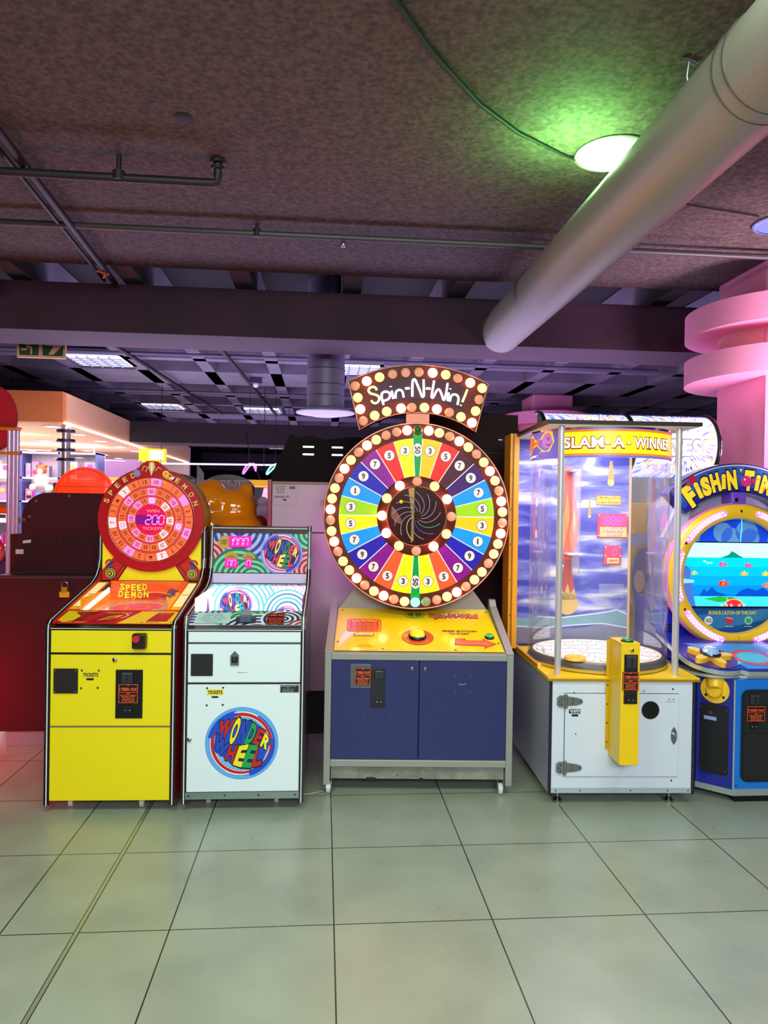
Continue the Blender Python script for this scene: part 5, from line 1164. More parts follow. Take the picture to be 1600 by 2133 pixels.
q.ring(-.045, .04, .085, .12, mat((220, 70, 90), .35, coat=.5), 3, k=.8).disc(-.045, .04, .085, mat((90, 190, 210), .3, coat=.5), 3, ry=.068); q.ring(-.045, .04, .085, .12, mat((190, 80, 190), .35), 4, -60, 70, k=.8)
q.disc(-.28, .04, .13, mat((90, 40, 130), .35, coat=.5), 3, n=36); q.build('deck_print', fi)
# starfish reel
q = MB(TILT @ Matrix.Translation((-.30, .13, .724))); pts = []
for i in range(50):
    a = 2*PI*i/50; r = .076+.046*math.cos(5*a+.6); pts.append((r*math.cos(a), r*math.sin(a)))
q.prism(pts, 'z', 0, .028, FY2, True); q.build('starfish_wheel', fi, .008, 3)
MB(TILT @ Matrix.Translation((-.30, .13, .752))).lathe([(.055, 0), (.055, .008), (.048, .016)], mat((90, 95, 120), .2, .8), n=32).lathe([(.048, .012), (.035, .028), (0, .034)], mat((150, 190, 235), .12, coat=1), n=32).build('reel_dome', fi)
q = MB(); q.box(-.41, .455, .66, .41, .56, .99, mat((14, 20, 200), .3, coat=.5)); q.prism([(.29, .70), (.30, .745), (.34, .765), (.46, .77), (.46, .70)], 'x', -.40, .40, mat((14, 20, 200), .3, coat=.5)); q.build('lower_cowl', fi, .01)
for k in range(5): MB().box(-.40, .45, .80+.02*k, -.30-.0*k, .457, .808+.02*k, BLACK).build('vent_slot', fi)
# body behind the ring
MB().prism([(-.30, 1.0), (.30, 1.0), (.33, 1.45), (.31, 1.60), (.2, 1.69), (-.2, 1.69), (-.31, 1.60), (-.33, 1.45)], 'y', .47, .85, mat((170, 165, 205), .35, coat=.3)).build('screen_housing', fi, .01)
MB().box(-.40, .5, .66, .40, .85, 1.02, FB).build('rear_body', fi)
q = MB(fr((0, .44, 1.185)))
q.disc(0, 0, .375, mat((10, 14, 50), .4), 0, n=64)
def half(y0, y1, r, m, l, n_=16):
    a = math.asin(max(-1, min(1, y0/r))); b = math.asin(max(-1, min(1, y1/r))); P = [(r*math.cos(a+(b-a)*i/n_), r*math.sin(a+(b-a)*i/n_)) for i in range(n_+1)]
    q.poly(P+[(-x, y) for x, y in P[::-1]], m, l)
half(.2, .372, .374, mat((10, 70, 225), .4, emit=.45), 1)
for x, y, r in ((-.235, .225, .045), (-.05, .255, .06), (.0, .225, .06), (.1, .26, .07), (.12, .22, .06), (.27, .21, .04)): q.disc(x, y, r, mat((95, 150, 215), .4, emit=.35), 2, n=20)
q.rect(-.345, .193, .345, .199, BLACK, 3)
half(-.372, -.20, .374, mat((25, 80, 150), .35, emit=.1), 1); q.poly([(-.2, -.24), (.25, -.2), (.27, -.26), (-.1, -.33)], mat((50, 120, 180), .35, emit=.1), 2)
q.text("BONUS CATCH OF THE DAY", .02, -.185-.04, .02, mat((205, 195, 80), .4, emit=.15), 4, .04, .30)
for x, m_, t in ((-.13, LINEW, 'X2'), (.0, mat((190, 60, 110), .4), ''), (.12, mat((120, 220, 180), .4), '25')):
    q.disc(x, -.272, .026, m_, 4, n=20); q.text(t, x, -.272, .02, mat((30, 50, 90), .4), 5, .03) if t else q.line([(x-.02, -.255), (x+.02, -.262)], .005, YLA, 5)
    q.text('CATCH BONUS', x, -.308, .005, LINEW, 4, 0, .05)
q.build('backdrop', fi)
# the screen picture
q = MB(fr((0, .425, 1.185))); q.clip = (-.30, -.185, .30, .193)
def EM(c, e=.85): return mat(c, .3, emit=e)
q.rect(-.30, .105, .30, .193, EM((190, 225, 245), .9), 1)
cols = [(0, 200, 240), (0, 180, 240), (0, 158, 240), (0, 135, 235), (0, 118, 228), (0, 100, 220)]
for i, c in enumerate(cols): q.rect(-.30, .105-.055*(i+1), .30, .105-.055*i, EM(c), 2)
q.rect(-.30, -.185, .30, -.125, EM((60, 205, 240)), 3)
q.poly([(-.07, .105), (-.02, .122), (.0, .145), (.02, .135), (.05, .116), (.075, .105)], EM((0, 140, 120), .7), 3)
for x, y in ((-.01, .15), (.03, .155)): q.line([(x-.008, y+.003), (x, y), (x+.008, y+.004)], .002, EM((90, 110, 150)), 4)
q.poly([(-.30, .06), (-.27, .05), (-.25, .02), (-.262, -.02), (-.24, -.06), (-.235, -.12), (-.22, -.185), (-.30, -.185)], EM((70, 110, 200), .7), 4); q.poly([(-.30, -.02), (-.23, -.03), (-.235, -.045), (-.30, -.05)], EM((150, 200, 240), .8), 5)
q.poly([(-.2, -.125), (-.17, -.08), (-.15, -.1), (-.12, -.07), (-.09, -.1), (-.05, -.11), (-.02, -.125)], EM((0, 80, 190), .7), 3); q.poly([(.02, -.125), (.06, -.09), (.1, -.075), (.16, -.09), (.2, -.07), (.27, -.125)], EM((0, 75, 195), .7), 3)
def fish(x, y, s, c, c2, f=1):
    q.disc(x, y, s, EM(c, .8), 6, ry=s*.62, n=18); q.poly([(x+f*s*.8, y), (x+f*s*1.4, y+s*.5), (x+f*s*1.3, y-s*.5)], EM(c, .8), 6); q.poly([(x-s*.2, y+s*.5), (x+s*.3, y+s*.95), (x+s*.4, y+s*.4)], EM(c2, .8), 6); q.disc(x-f*s*.5, y+s*.12, s*.12, BLACK, 8, n=8); q.disc(x+f*s*.1, y, s*.35, EM(c2, .8), 7, ry=s*.2, n=12)
fish(-.235, .012, .016, (250, 180, 60), (255, 220, 120)); fish(-.06, .065, .022, (230, 70, 160), (250, 170, 120)); fish(.10, .06, .020, (235, 70, 140), (255, 120, 180)); fish(.075, .01, .02, (250, 170, 60), (255, 220, 100)); fish(-.055, -.05, .028, (235, 60, 40), (255, 150, 110)); fish(.21, .01, .02, (240, 190, 60), (255, 220, 90)); fish(.215, -.06, .022, (240, 110, 90), (255, 150, 120)); fish(-.17, .082, .008, (190, 240, 240), (255, 255, 255)); fish(-.15, .072, .008, (190, 240, 240), (255, 255, 255)); fish(-.13, .073, .008, (190, 240, 240), (255, 255, 255))
q.poly([(-.17, -.14), (-.07, -.125), (-.03, -.13), (-.03, -.155), (-.08, -.16)], EM((30, 170, 50), .8), 6); q.poly([(-.03, -.13), (.0, -.128), (.04, -.142), (-.01, -.15)], EM((120, 120, 60), .7), 7); q.disc(.015, -.175, .058, EM((230, 40, 60), .8), 8, ry=.03); q.ring(.015, -.175, .05, .058, EM((250, 190, 60), .9), 9, 0, 180, k=.6)
for k in range(5): q.ring(-.06+.03*k+(.02 if k > 2 else 0), -.178, .005, .008, EM((240, 250, 255)), 9)
q.clip = None; q.build('screen', fi)
MB(fr((0, .4235, 1.185))).line([(.055, .36), (.057, .28), (.05, .2)], .006, EM((90, 210, 255), 1.4), 4).build('light_rod', fi)
# ring
RC = 1.185; rp = [(.338, .0), (.338, -.055), (.35, -.068), (.41, -.062), (.424, -.045), (.426, .03)]
ring = MB().lathe(rp, FY2, (0, .40, RC), 'y', 96); ring.lathe([(.426, -.04), (.432, -.03), (.432, .0)], mat((240, 130, 200), .3), (0, .40, RC), 'y', 96); ring = ring.build('yellow_ring', fi)
LEDM = mat((235, 235, 255), .3, emit=4.5, ecol=(205, 190, 255)); LBED = mat((225, 150, 235), .3, emit=.5)
for a0 in (14+5, 100+3, 152, 205, 14+0-60, -2-100+3, -35+0):
    pass
for a0, a1 in ((106, 146), (160, 200), (214, 254), (286, 326), (-20, 20), (34, 74)):
    q = MB(fr((0, .40-.0685, RC))); st_ = q
    q.ring(0, 0, .362, .400, LBED, 1, a0, a1, n=16)
    for e in (a0, a1): q.disc(.381*math.cos(R(e)), .381*math.sin(R(e)), .019, LBED, 1, n=16)
    for k in range(14):
        for rr in (.373, .389):
            a = R(a0+(a1-a0)*(k+.5*(rr > .38))/13.5); q.ball((rr*math.cos(a), rr*math.sin(a), .003), .0062, LEDM, 8)
    q.build('led_strip', ring)
q = MB(fr((0, .40-.067, RC)))
for a in (90, 264, 276, 150, 210, 30, 330): q.disc(.384*math.cos(R(a)), .384*math.sin(R(a)), .008, mat((90, 40, 20), .4), 2, n=14)
q.rect(-.001, -.425, .001, -.345, mat((150, 90, 20), .4), 2); q.build('screw', ring)
# arch sign
AC = 1.245
def annular(mb, r0, r1, a0, a1, y0, y1, m, n_=40):
    P = [(r1*math.cos(R(a0+(a1-a0)*i/n_)), AC+r1*math.sin(R(a0+(a1-a0)*i/n_))) for i in range(n_+1)]
    Q = [(r0*math.cos(R(a0+(a1-a0)*i/n_)), AC+r0*math.sin(R(a0+(a1-a0)*i/n_))) for i in range(n_+1)]
    for i in range(n_):
        A, B_, C_, D_ = P[i], P[i+1], Q[i+1], Q[i]
        v = [(p[0], y, p[1]) for y in (y0, y1) for p in (A, B_, C_, D_)]
        mb.add(v, [(0, 1, 2, 3), (7, 6, 5, 4), (0, 4, 5, 1), (2, 6, 7, 3)]+([(0, 3, 7, 4)] if i == 0 else [])+([(1, 5, 6, 2)] if i == n_-1 else []), m)
    return mb
arch = annular(MB(), .435, .605, 44, 136, .37, .47, mat((22, 20, 110), .35, coat=.5)).build('arch_sign', fi, .004)
q = MB(fr((0, .369, AC)))
q.ring(0, 0, .442, .585, mat((40, 72, 170), .35, emit=.12), 1, 45, 135, n=40); q.ring(0, 0, .50, .585, mat((45, 90, 185), .35, emit=.12), 2, 46, 134, n=40); q.ring(0, 0, .442, .47, mat((30, 30, 150), .35, emit=.1), 2, 45, 135, n=40)
q.ring(0, 0, .588, .597, mat((190, 190, 220), .4), 3, 46, 134, n=40); q.ring(0, 0, .585, .597, mat((150, 90, 120), .4), 4, 118, 134, n=8)
for k in range(6): a = 60+14*k; q.ring(.59*math.cos(R(a)), .59*math.sin(R(a)), .05, .053, mat((30, 30, 80), .4), 3, 180+a-90+20, a+180+70-20)
FYT = mat((250, 205, 45), .35, emit=.3)
for ch, a, h, wd, rr, tl in (('F', 126, .112, .062, .503, 8), ('i', 119.2, .09, .03, .51, 4), ('S', 113.4, .094, .056, .508, 0), ('H', 106.4, .094, .056, .510, 2), ('i', 100.6, .08, .027, .508, -6), ('N', 94.8, .098, .06, .508, 4), ("'", 89.2, .03, .012, .555, -20), ('T', 83.0, .102, .06, .508, 0), ('i', 76.8, .084, .028, .508, 0), ('M', 70.2, .094, .07, .508, 0), ('E', 62, .094, .054, .508, 0)):
    x, z = rr*math.cos(R(a)), rr*math.sin(R(a)); q.text(ch, x, z, h, mat((20, 20, 60), .4), 5, .14, wd*1.18, (a-90)*.8+tl); q.text(ch, x, z, h, FYT, 6, .07, wd, (a-90)*.8+tl)
q.disc(.045, .50, .033, mat((205, 40, 120), .35, emit=.2), 7, n=24); q.poly([(.07, .50), (.1, .525), (.1, .48)], mat((205, 40, 120), .35), 7); q.disc(.035, .51, .006, LINEW, 8, n=10); q.disc(-.285, .505, .024, mat((190, 30, 70), .35), 7, n=20); q.disc(-.31, .475, .012, mat((200, 50, 90), .35), 7, n=14)
q.build('arch_print', arch)
MB().box(-.045, .36, 1.61, .045, .50, 1.68, mat((110, 70, 190), .3, emit=.1)).cyl((-.02, .36, 1.635), (-.02, .352, 1.635), .012, CHROME, 16).build('camera_box', fi, .006)
q = MB(); q.prism([(-.43, 1.40), (-.30, 1.40), (-.26, 1.58), (-.35, 1.58)], 'y', .42, .46, mat((175, 180, 215), .3, coat=.4)); q.prism([(.46, 1.40), (.30, 1.40), (.26, 1.58), (.35, 1.58)], 'y', .42, .46, mat((175, 180, 215), .3, coat=.4)); q.build('side_wing', fi, .006)

# ================================================================ machines behind
# dark two-tier cabinet at the left
t = thing('dark_game_cabinet', 'dark brown two tier cabinet back with vents and padlock at left', 'arcade machine', (-1.55, 4.72, 0))
DB_ = mat((62, 18, 24), .6, spec=.15)
MB().box(-.50, 0, .10, .48, .7, 1.07, DB_).build('lower_body', t, .004)
MB().box(-.50, .0, 1.07, .48, .16, 1.09, mat((56, 36, 44), .4)).build('ledge', t, .004)
r_ = .17; prof = [(-.49, 1.09), (.48, 1.09), (.48, 1.62)]
prof += [(-.22+0*i, 1.62) for i in range(1)]+[(-.25-r_*math.sin(R(a)), 1.62-r_+r_*math.cos(R(a))) for a in range(10, 91, 10)]+[(-.42, 1.345), (-.49, 1.345)]
MB().prism(prof, 'y', .16, .62, DB_).build('upper_body', t, .004)
q = MB(fr((0, .1595, 0)))
q = None
for k in range(9): MB(fr((0, .1595, 0))).rect(-.20+.046*k, 1.28, -.196+.046*k, 1.345, BLACK, 1).build('vent_slot', t)
q = MB(fr((0, .1595, 0))); screws(q, [(-.12, 1.60), (.12, 1.605), (-.33, 1.565), (-.405, 1.44), (-.37, 1.46)], .009, mat((110, 80, 84), .4), 1).build('bolt', t)
q = MB(fr((0, .1595, 0))); q.poly([(-.41, 1.285), (-.36, 1.29), (-.358, 1.31), (-.41, 1.303)], mat((200, 180, 180), .6), 1).rect(-.455, 1.215, -.405, 1.245, mat((190, 170, 170), .6), 1).build('paper_scrap', t)
MB().tube([(-.10, -.01, 1.02), (-.10, -.015, 1.045), (-.082, -.015, 1.058), (-.064, -.015, 1.045), (-.064, -.01, 1.02)], .004, CHROME).box(-.112, -.02, .955, -.052, -.002, .99, mat((235, 180, 30), .35, .3)).box(-.10, -.022, .985, -.064, -.004, 1.02, mat((200, 150, 30), .35, .5)).build('padlock', t)
MB().box(-.44, .02, 0, .44, .6, .1, mat((120, 118, 125), .6)).build('plinth', t, .003)
q = MB(); P = [(.225*math.cos(R(a)), .225*math.sin(R(a))) for a in range(0, 181, 6)]
orange = thing('dome_topper', 'translucent orange semicircular topper above the dark cabinet', 'sign', (-1.79, 5.56, 1.60))
OG = mat((255, 60, 15), .3, emit=.75, trans=.0, alpha=.8)
MB().prism(P, 'y', -.012, .012, OG).build('panel', orange)
q = MB(fr((0, -.0125, 0))); q.ring(0, 0, .205, .212, mat((220, 40, 10), .4, emit=.3), 1, 0, 180).rect(-.2, .075, .2, .08, mat((220, 40, 10), .4), 1); q.build('topper_print', orange)
MB().box(-.23, -.08, -1.6, .23, .08, -.002, SOOT).build('support_body', orange)
# red ride at the far left
rd = thing('kiddie_ride', 'red ride with oval sign and triple chrome poles cut by the left edge', 'kiddie ride', (-2.15, 5.55, 0))
k_ = 5.55/5.05
MB().lathe([(0, -.012), (.235, -.012), (.24, 0), (.235, .012), (0, .012)], mat((190, 22, 40), .4, coat=.2), (0, 0, 0), 'y', 48, smooth=False)
q = MB(Matrix.Translation((-.30, 0, 2.17)) @ Matrix.Diagonal((.17, 1, .245, 1))); q.lathe([(0, -.014), (.97, -.014), (1, -.008), (1, .012), (0, .012)], mat((190, 22, 40), .4, coat=.2), (0, 0, 0), 'y', 56, smooth=False); q.build('oval_sign', rd)
q = MB(Matrix.Translation((-.315, .02, 2.15)) @ Matrix.Diagonal((.178, 1, .25, 1))); q.lathe([(.93, -.004), (1.0, -.004), (1.0, .004)], WHITE, (0, 0, 0), 'y', 56); q.build('sign_edge', rd)
for x, rr in ((-.112, .013), (-.14, .014), (-.172, .016)): MB().cyl((x-.05*0, -.03, .1), (x, -.03, 2.08), rr, mat((232, 196, 236), .25, .45), 16).build('pole', rd)
for z in (1.90, 2.08): MB().box(-.26, -.055, z, -.09, -.0, z+.026, mat((235, 130, 20), .35, coat=.4)).build('pole_bracket', rd, .012)
MB().box(-.9, -.02, .26, -.17, .02, .72, mat((200, 25, 40), .35, emit=.12)).build('base_panel', rd, .01)
MB().tube([(-.9, -.05, .2), (-.3, -.05, .235), (-.17, -.05, .27)], .02, mat((230, 20, 40), .3, emit=.15)).box(-.22, -.07, .5, -.12, -.03, .52, mat((230, 20, 40), .3)).build('frame_tube', rd)
MB().cyl((-.27, -.07, .17), (-.27, -.03, .17), .055, RUBBER, 24).build('wheel', rd)
MB().tube([(-.5, -.08, .02), (-.3, -.15, .03), (-.15, -.22, .02), (-.02, -.2, .05), (.03, -.12, .1)], .014, mat((120, 30, 40), .5)).build('power_cable', rd)
MB().tube([(-.33, .0, 1.35), (-.31, .0, 1.46), (-.25, .0, 1.50), (-.16, .0, 1.49), (-.13, .0, 1.4)], .035, mat((255, 90, 20), .35)).build('seat_hoop', rd)
MB().tube([(-.42, -.02, 1.52), (-.3, -.03, 1.32), (-.22, -.03, 1.2)], .035, mat((225, 30, 60), .35)).build('safety_bar', rd)
MB().ball((-.27, -.02, 1.17), .07, mat((225, 100, 100), .4), 16).build('knob', rd)
MB().box(-.5, .05, .75, -.29, .12, 1.15, mat((120, 190, 110), .45)).build('green_panel', rd, .01)
MB().box(-.285, .04, .75, -.19, .1, 1.15, mat((60, 35, 95), .45)).build('purple_panel', rd, .01)
point('ride_red_lamp', (-2.42, 4.25, .32), 34, (255, 20, 60), .12)
# dark chair-like hood behind poles
t = thing('simulator_seat', 'dark high backed simulator seat between the poles and dark cabinet', 'seat', (-2.02, 5.9, 0))
MB().box(-.16, 0, 1.36, .12, .3, 1.5, mat((56, 50, 62), .5)).build('cushion', t, .02)
q = MB(); q.prism([(-.16, 1.5), (.10, 1.5), (.10, 1.6), (.06, 1.68), (0, 1.715), (-.16, 1.715)], 'y', .1, .25, mat((82, 56, 58), .5)); q.build('backrest', t, .02)
MB().box(-.16, .02, 0, .12, .3, 1.36, SOOT).build('pedestal', t)

# boxy grey machine back between the white cabinet and the wheel
t = thing('tall_machine_back', 'pale grey back of a tall machine with printed label and red edge', 'arcade machine', (-.02, 4.9, 0))
PGY = mat((186, 156, 168), .5)
MB().box(-.33, 0, 1.38, .5, .7, 1.705, PGY).build('upper_back_panel', t, .003); MB().box(-.33, 0, .30, .5, .7, 1.374, PGY).build('lower_back_panel', t, .003)
MB().box(-.33, .03, .0, .5, .68, .30, SOOT).build('plinth', t); MB().box(-.36, -.01, .1, -.332, .7, 1.735, mat((150, 20, 50), .35)).build('red_edge', t, .004)
MB().box(-.33, -.003, 1.706, .5, .7, 1.722, mat((140, 100, 80), .5)).build('top_rail', t)
q = MB(fr((0, -.001, 0))); T_ = mat((60, 50, 55), .5)
for k, s_ in enumerate(('SERIAL NUMBER 200417', 'RATED 220V 50HZ', 'INDOOR USE ONLY', 'CAUTION HOT PARTS', 'SERVICE ENTRY')): q.text(s_, -.275, 1.688-.011*k, .006, T_, 1, 0, (.07, .06, .065, .05, .055)[k])
q.rect(-.215, 1.672, -.175, 1.69, BLACK, 1).text('CRANK IT!', -.265, 1.618, .011, T_, 1, .04, .1).disc(-.245, 1.598, .014, T_, 1, ry=.007)
for k in range(4): q.text('KEEP DOOR LOCKED', .02, 1.60-.012*k, .006, mat((150, 60, 70), .5), 1, 0, .05)
q.frame(-.32, 1.56, -.16, 1.70, .001, mat((120, 105, 110), .5), 1); q.build('label_print', t)
# glossy black topped cabinet with reflections over it
t = thing('black_game_hood', 'glossy dark brown moulded hood with curved top behind the wheel sign', 'arcade machine', (.0, 5.75, 0))
GB = mat((26, 10, 10), .4, spec=.03)
MB().prism([(-.42, 1.5), (.6, 1.5), (.6, 2.10), (.2, 2.115), (.0, 2.09), (-.1, 2.12), (-.2, 2.10), (-.28, 2.13), (-.34, 1.98), (-.42, 1.80)], 'y', .0, .5, GB).build('hood', t, .02)
MB().box(-.3, .05, 0, .55, .45, 1.5, SOOT).build('body', t)
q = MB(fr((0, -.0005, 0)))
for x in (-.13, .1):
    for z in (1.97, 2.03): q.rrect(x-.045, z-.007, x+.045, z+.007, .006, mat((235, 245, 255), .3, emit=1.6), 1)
q.build('led_reflection', t)  # LED reflections painted on the hood as glowing bars
t = thing('dark_game_cabinet', 'dark brown cabinet back standing between the wheel and the acrylic drum', 'arcade machine', (1.02, 4.95, 0))
MB().box(-.42, 0, .10, .33, .7, 2.22, mat((40, 14, 13), .6, spec=.15)).build('body', t, .004); MB().box(-.40, .03, 0, .31, .66, .10, SOOT).build('plinth', t)
q = MB(fr((0, -.0005, 0))); q.line([(-.40, 1.95), (.31, 1.95)], .004, BLACK, 1).rect(.19, 2.04, .22, 2.047, LINEW, 1); q.build('seam', t)
# orange fibreglass ride
od = thing('kiddie_ride', 'glossy orange moulded ride body bulging between the two left machines', 'kiddie ride', (-.735, 5.3, 0))
OGB = mat((235, 125, 5), .12, coat=1)
q = MB(); q.ball((-.11, 0, 1.55), .19, OGB, 24, sz=.95).ball((.09, .0, 1.52), .16, OGB, 24).ball((.165, .02, 1.64), .06, OGB, 20, sz=1.5).ball((-.08, .0, 1.69), .095, OGB, 20, sz=.6).ball((.10, -.05, 1.36), .20, OGB, 24, sz=.75, sx=1.1).ball((-.1, 0, 1.38), .22, OGB, 24).cyl((0, .05, .2), (0, .05, 1.4), .24, OGB, 32)
o = q.build('moulded_body', od); rm = o.modifiers.new('remesh', 'REMESH'); rm.mode = 'VOXEL'; rm.voxel_size = .018; rm.use_smooth_shade = True; sm_ = o.modifiers.new('smooth', 'SMOOTH'); sm_.iterations = 10; sm_.factor = .6
MB().ball((.255, .0, 1.42), .07, mat((110, 35, 12), .15, coat=1), 20).build('brown_knob', od)
MB().cyl((0, .05, 0), (0, .05, .2), .3, SOOT, 32).build('base', od)
# domed cinema hoods
for i, (x, lb) in enumerate(((-1.30, 'left dark domed hood with outlined MOVIE lettering'), (-.85, 'right dark domed hood with outlined MOVIE lettering above the orange ride'))):
    t = thing('cinema_hood', lb, 'booth', (x, 6.4, 0), 0)
    P = [(.22*math.cos(R(a)), 1.71+.115*math.sin(R(a))) for a in range(0, 181, 6)]
    MB().prism(P+[(-.22, 1.0), (.22, 1.0)], 'y', 0, .2, mat((58, 26, 32), .35, coat=.3)).build('hood', t, .004); MB().box(-.22, .02, 0, .22, .2, 1.0, SOOT).build('body', t)
    q = MB(fr((0, -.001, 0))); q.text('MOVIE', 0, 1.725, .085, mat((190, 130, 140), .4, emit=.15), 1, .06, .34).text('MOVIE', 0, 1.725, .08, mat((58, 26, 32), .35), 2, .02, .325); q.build('lettering', t)
t = thing('acrylic_panel', 'bent clear acrylic strip standing above the orange ride', 'panel', (-1.03, 6.1, 1.4))
MB().add([(-.03, 0, 0), (.03, 0, 0), (.028, 0, .42), (-.03, 0, .50)], [(0, 1, 2, 3)], glass((220, 210, 235), .35)).build('sheet', t); MB().box(-.03, .01, -1.4, .03, .04, 0, SOOT).build('stand', t)
# far prize game glowing pink, neon behind
t = thing('prize_game', 'distant pink lit prize game with orange header', 'arcade machine', (-.84, 9.2, 0))
MB().box(-.3, 0, 1.15, .35, .5, 1.78, mat((240, 180, 235), .4, emit=1.1)).build('lit_window', t); MB().box(-.32, -.03, 1.80, .36, .5, 1.88, mat((255, 175, 10), .4, emit=.6)).build('header', t, .004); MB().box(-.3, 0, 0, .35, .5, 1.15, mat((90, 40, 110), .4)).build('cabinet', t)
MB().ball((.08, -.12, 1.45), .12, mat((215, 175, 200), .6), 18).ball((.08, -.12, 1.6), .07, mat((215, 175, 200), .6), 14).build('plush_prize', t)
MB().prism([(-.34, 1.15), (-.1, 1.15), (.02, 1.5), (.08, 1.78), (-.34, 1.78)], 'y', -.06, -.02, mat((90, 65, 95), .4)).build('side_curtain', t)
for i, (x, c, lb) in enumerate(((-.75, (120, 240, 240), 'turquoise neon loop light far back over the pink prize game'), (-1.15, (190, 100, 255), 'violet neon squiggle far back above the domed hoods'), (-.55, (255, 90, 150), 'pink neon squiggle far back beside the dark hood'))):
    pts = [(x+.1*math.cos(a*.55)*(1 if i else 1.4), 11.2, 2.12+.08*math.sin(a*.9)) for a in range(0, 12)]
    nl = thing('neon_light', lb, 'neon light', (0, 0, 0)); MB().tube(smooth_pts(pts, 3), .013, mat(c, .3, emit=3)).build('neon_tube', nl); MB().cyl((pts[3][0], 11.2, pts[3][2]), (pts[3][0], 11.2, 3.62), .004, BLACK, 6).build('hanger', nl)
nl = thing('tube_rail', 'thin bright metal rail far back above the domed hoods', 'rail', (0, 0, 0)); MB().cyl((-2.6, 10.8, 2.15), (-.6, 10.9, 2.17), .014, mat((225, 215, 245), .3, emit=1.0)).build('rail', nl)
for x in (-2.4, -.9): MB().cyl((x, 10.82, 2.15), (x, 10.82, 3.3), .005, BLACK, 6).build('hanger', nl)

# big prize machine behind the acrylic drum, barrel marquee on top
t = thing('barrel_marquee_machine', 'yellow and grey machine with long starburst printed barrel marquee on top', 'arcade machine', (2.16, 4.95, 0))
GG = mat((150, 158, 152), .5)
MB().box(-.62, .05, 1.58, .46, .7, 1.80, GG).build('upper_body', t, .004)
MB().box(-.0, .0, .2, .60, .7, 1.62, mat((245, 190, 30), .4)).build('yellow_body', t, .01)
MB().box(-.62, .1, .1, .0, .7, 1.58, mat((60, 55, 150), .4)).build('blue_body', t, .004)
q = MB(fr((0, -.001, 0))); q.rect(0, 1.30, .6, 1.40, mat((190, 185, 220), .4), 1).rect(0, .9, .6, .94, mat((190, 190, 200), .4), 1).rect(0, .80, .6, .9, mat((220, 160, 40), .4), 1)
q.disc(.12, 1.08, .105, mat((200, 150, 40), .4), 2, ry=.25).disc(.12, 1.08, .085, mat((85, 85, 170), .4), 3, ry=.22).disc(.09, 1.06, .04, mat((225, 185, 165), .4), 4, ry=.08).disc(.16, 1.0, .03, mat((225, 200, 190), .4), 4, ry=.07)
q.poly([(.3, 1.2), (.38, 1.3), (.36, 1.1)], mat((210, 60, 40), .4), 2)
for k in range(3): q.ring(.32, 1.02-.12*k, .02, .045, mat((120, 70, 40), .4), 3, -80, 80)
q.build('cartoon_print', t)
MB().box(-.6, .05, 0, .58, .65, .1, SOOT).build('plinth', t)
BR_, BZ, BY = .225, 2.035, .18
q = MB(); HAZ = mat((246, 246, 255), .3, emit=.7)
n_ = 24; xs = (-.62, .64)
v = []; 
for x in xs:
    for i in range(n_+1): a = R(90+180*i/n_); v.append((x, BY+BR_*math.cos(a), BZ+BR_*math.sin(a)))
q.add(v, [(i, i+1, n_+2+i, n_+1+i) for i in range(n_)], HAZ, True); q.add(v, [tuple(range(n_+1)), tuple(range(2*n_+1, n_, -1))], GG)
q.add([v[0], v[n_+1], v[2*n_+1], v[n_]], [(0, 1, 2, 3)], GG); q.build('barrel_marquee', t)
PR = random.Random(11); rb = BR_+.001
CS = [mat(c, .35, emit=.8) for c in ((250, 215, 70), (90, 120, 220), (120, 150, 235), (240, 120, 160), (170, 110, 215), (70, 100, 205), (245, 150, 90), (140, 220, 235))]
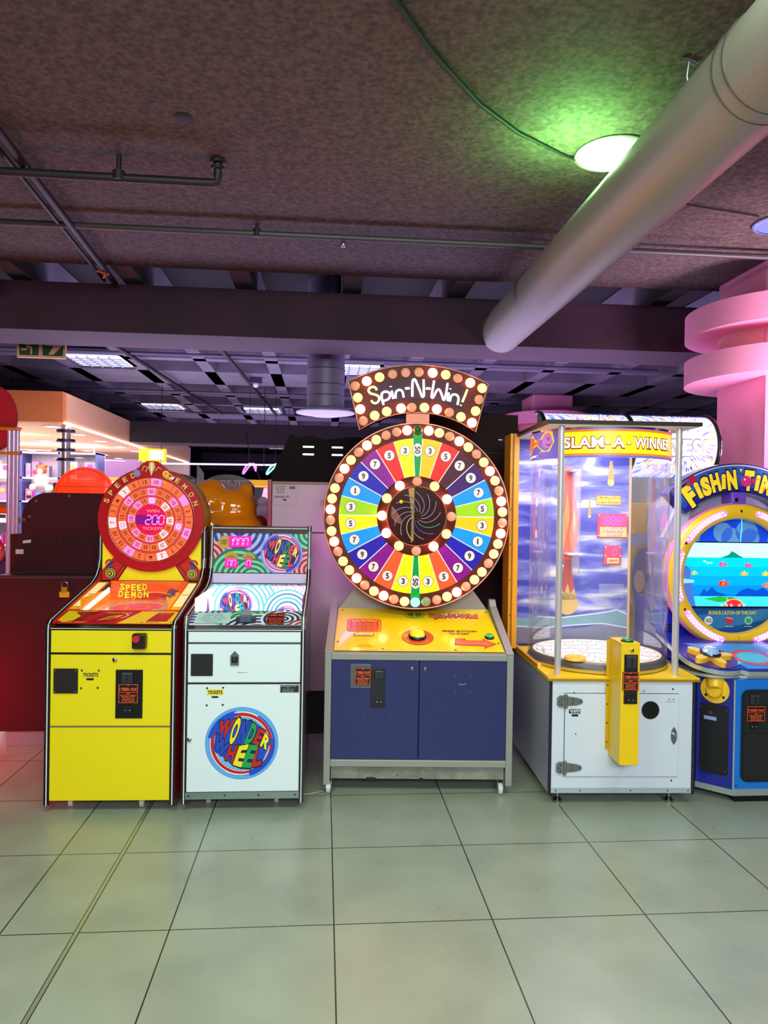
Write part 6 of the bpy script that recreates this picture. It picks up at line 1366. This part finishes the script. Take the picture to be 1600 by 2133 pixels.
for cx_, cw in ((-.28, .3), (.36, .26)):
    q = MB(); BLM = mat((50, 80, 190), .35, emit=.6)
    for i_ in range(12):
        xa = (-.61 if cx_ < 0 else .03)+.05*i_
        q.poly([(xa, .25), (xa+.05, .25), (xa+.05, .35), (xa, .35)], BLM, .5)
    for i in range(330):
        a = PR.uniform(0, 2*PI); r0 = PR.uniform(.07, .3); ln = PR.uniform(.02, .09); x0 = cx_+r0*math.cos(a)*1.15; y0 = r0*math.sin(a)*1.1
        x1 = cx_+(r0+ln)*math.cos(a)*1.15; y1 = (r0+ln)*math.sin(a)*1.1
        lim = (-.62, .0) if cx_ < 0 else (.03, .635)
        if not (lim[0] < x0 < lim[1] and lim[0] < x1 < lim[1] and abs(y0) < .34 and abs(y1) < .34): continue
        wd = .004+.018*(r0-.07); nx, ny = -math.sin(a)*wd, math.cos(a)*wd
        q.poly([(x0, y0), ((x0+x1)/2+nx, (y0+y1)/2+ny), (x1, y1), ((x0+x1)/2-nx, (y0+y1)/2-ny)], PR.choice(CS), 1+i % 7)
    for k in range(26):
        x = lim[0]+(lim[1]-lim[0])*k/25; z = PR.uniform(.03, .07)
        for s_ in (1, -1): q.poly([(x-.014, s_*.34), (x+.014, s_*.34), (x+PR.uniform(-.02, .02), s_*(.33-z))], CS[5], 9)
    if cx_ < 0: q.v = [(x, BY-(rb+z)*math.cos(y/rb), BZ+(rb+z)*math.sin(y/rb)) for x, y, z in q.v]; q.build('starburst_print', t)
for k, (ch, x) in enumerate((('A', .24), ('Z', .305), ('E', .405), ('S', .475), ('!', .535))):
    q.text(ch, x, -.02, .105, mat((150, 150, 175), .35), 10, .09, .075 if ch != '!' else .03); q.text(ch, x, -.02, .10, mat((255, 255, 255), .3, emit=1.3) if ch != 'A' else mat((150, 225, 235), .3, emit=.9), 11, .045, .065 if ch != '!' else .022)
q.v = [(x, BY-(rb+z)*math.cos(y/rb), BZ+(rb+z)*math.sin(y/rb)) for x, y, z in q.v]; q.build('starburst_print', t)
for x in (-.62, .015, .64):
    e = MB(); pts = [(x, BY+(BR_+.008)*math.cos(R(a)), BZ+(BR_+.008)*math.sin(R(a))) for a in range(85, 281, 8)]; e.tube(pts, .014, mat((30, 26, 34), .3, .5), 8); e.tube([(x-.002 if x < 0 else x+.016, b, c) for _, b, c in pts], .006, CHROME, 6); e.build('end_trim', t)
MB().cyl((.64, BY, BZ+.03), (.74, BY, BZ+.03), .008, BLACK).build('side_pin', t)
# loose cable on the floor by the wheel machine
tag(MB().tube([(-.02, 4.15, .006), (.0, 3.98, .006), (.03, 3.92, .006), (-.05, 3.88, .006), (-.1, 3.87, .006)], .003, mat((190, 190, 150), .5)).build('floor_wire'), 'thin pale wire on the floor by the left caster of the wheel game', 'wire')
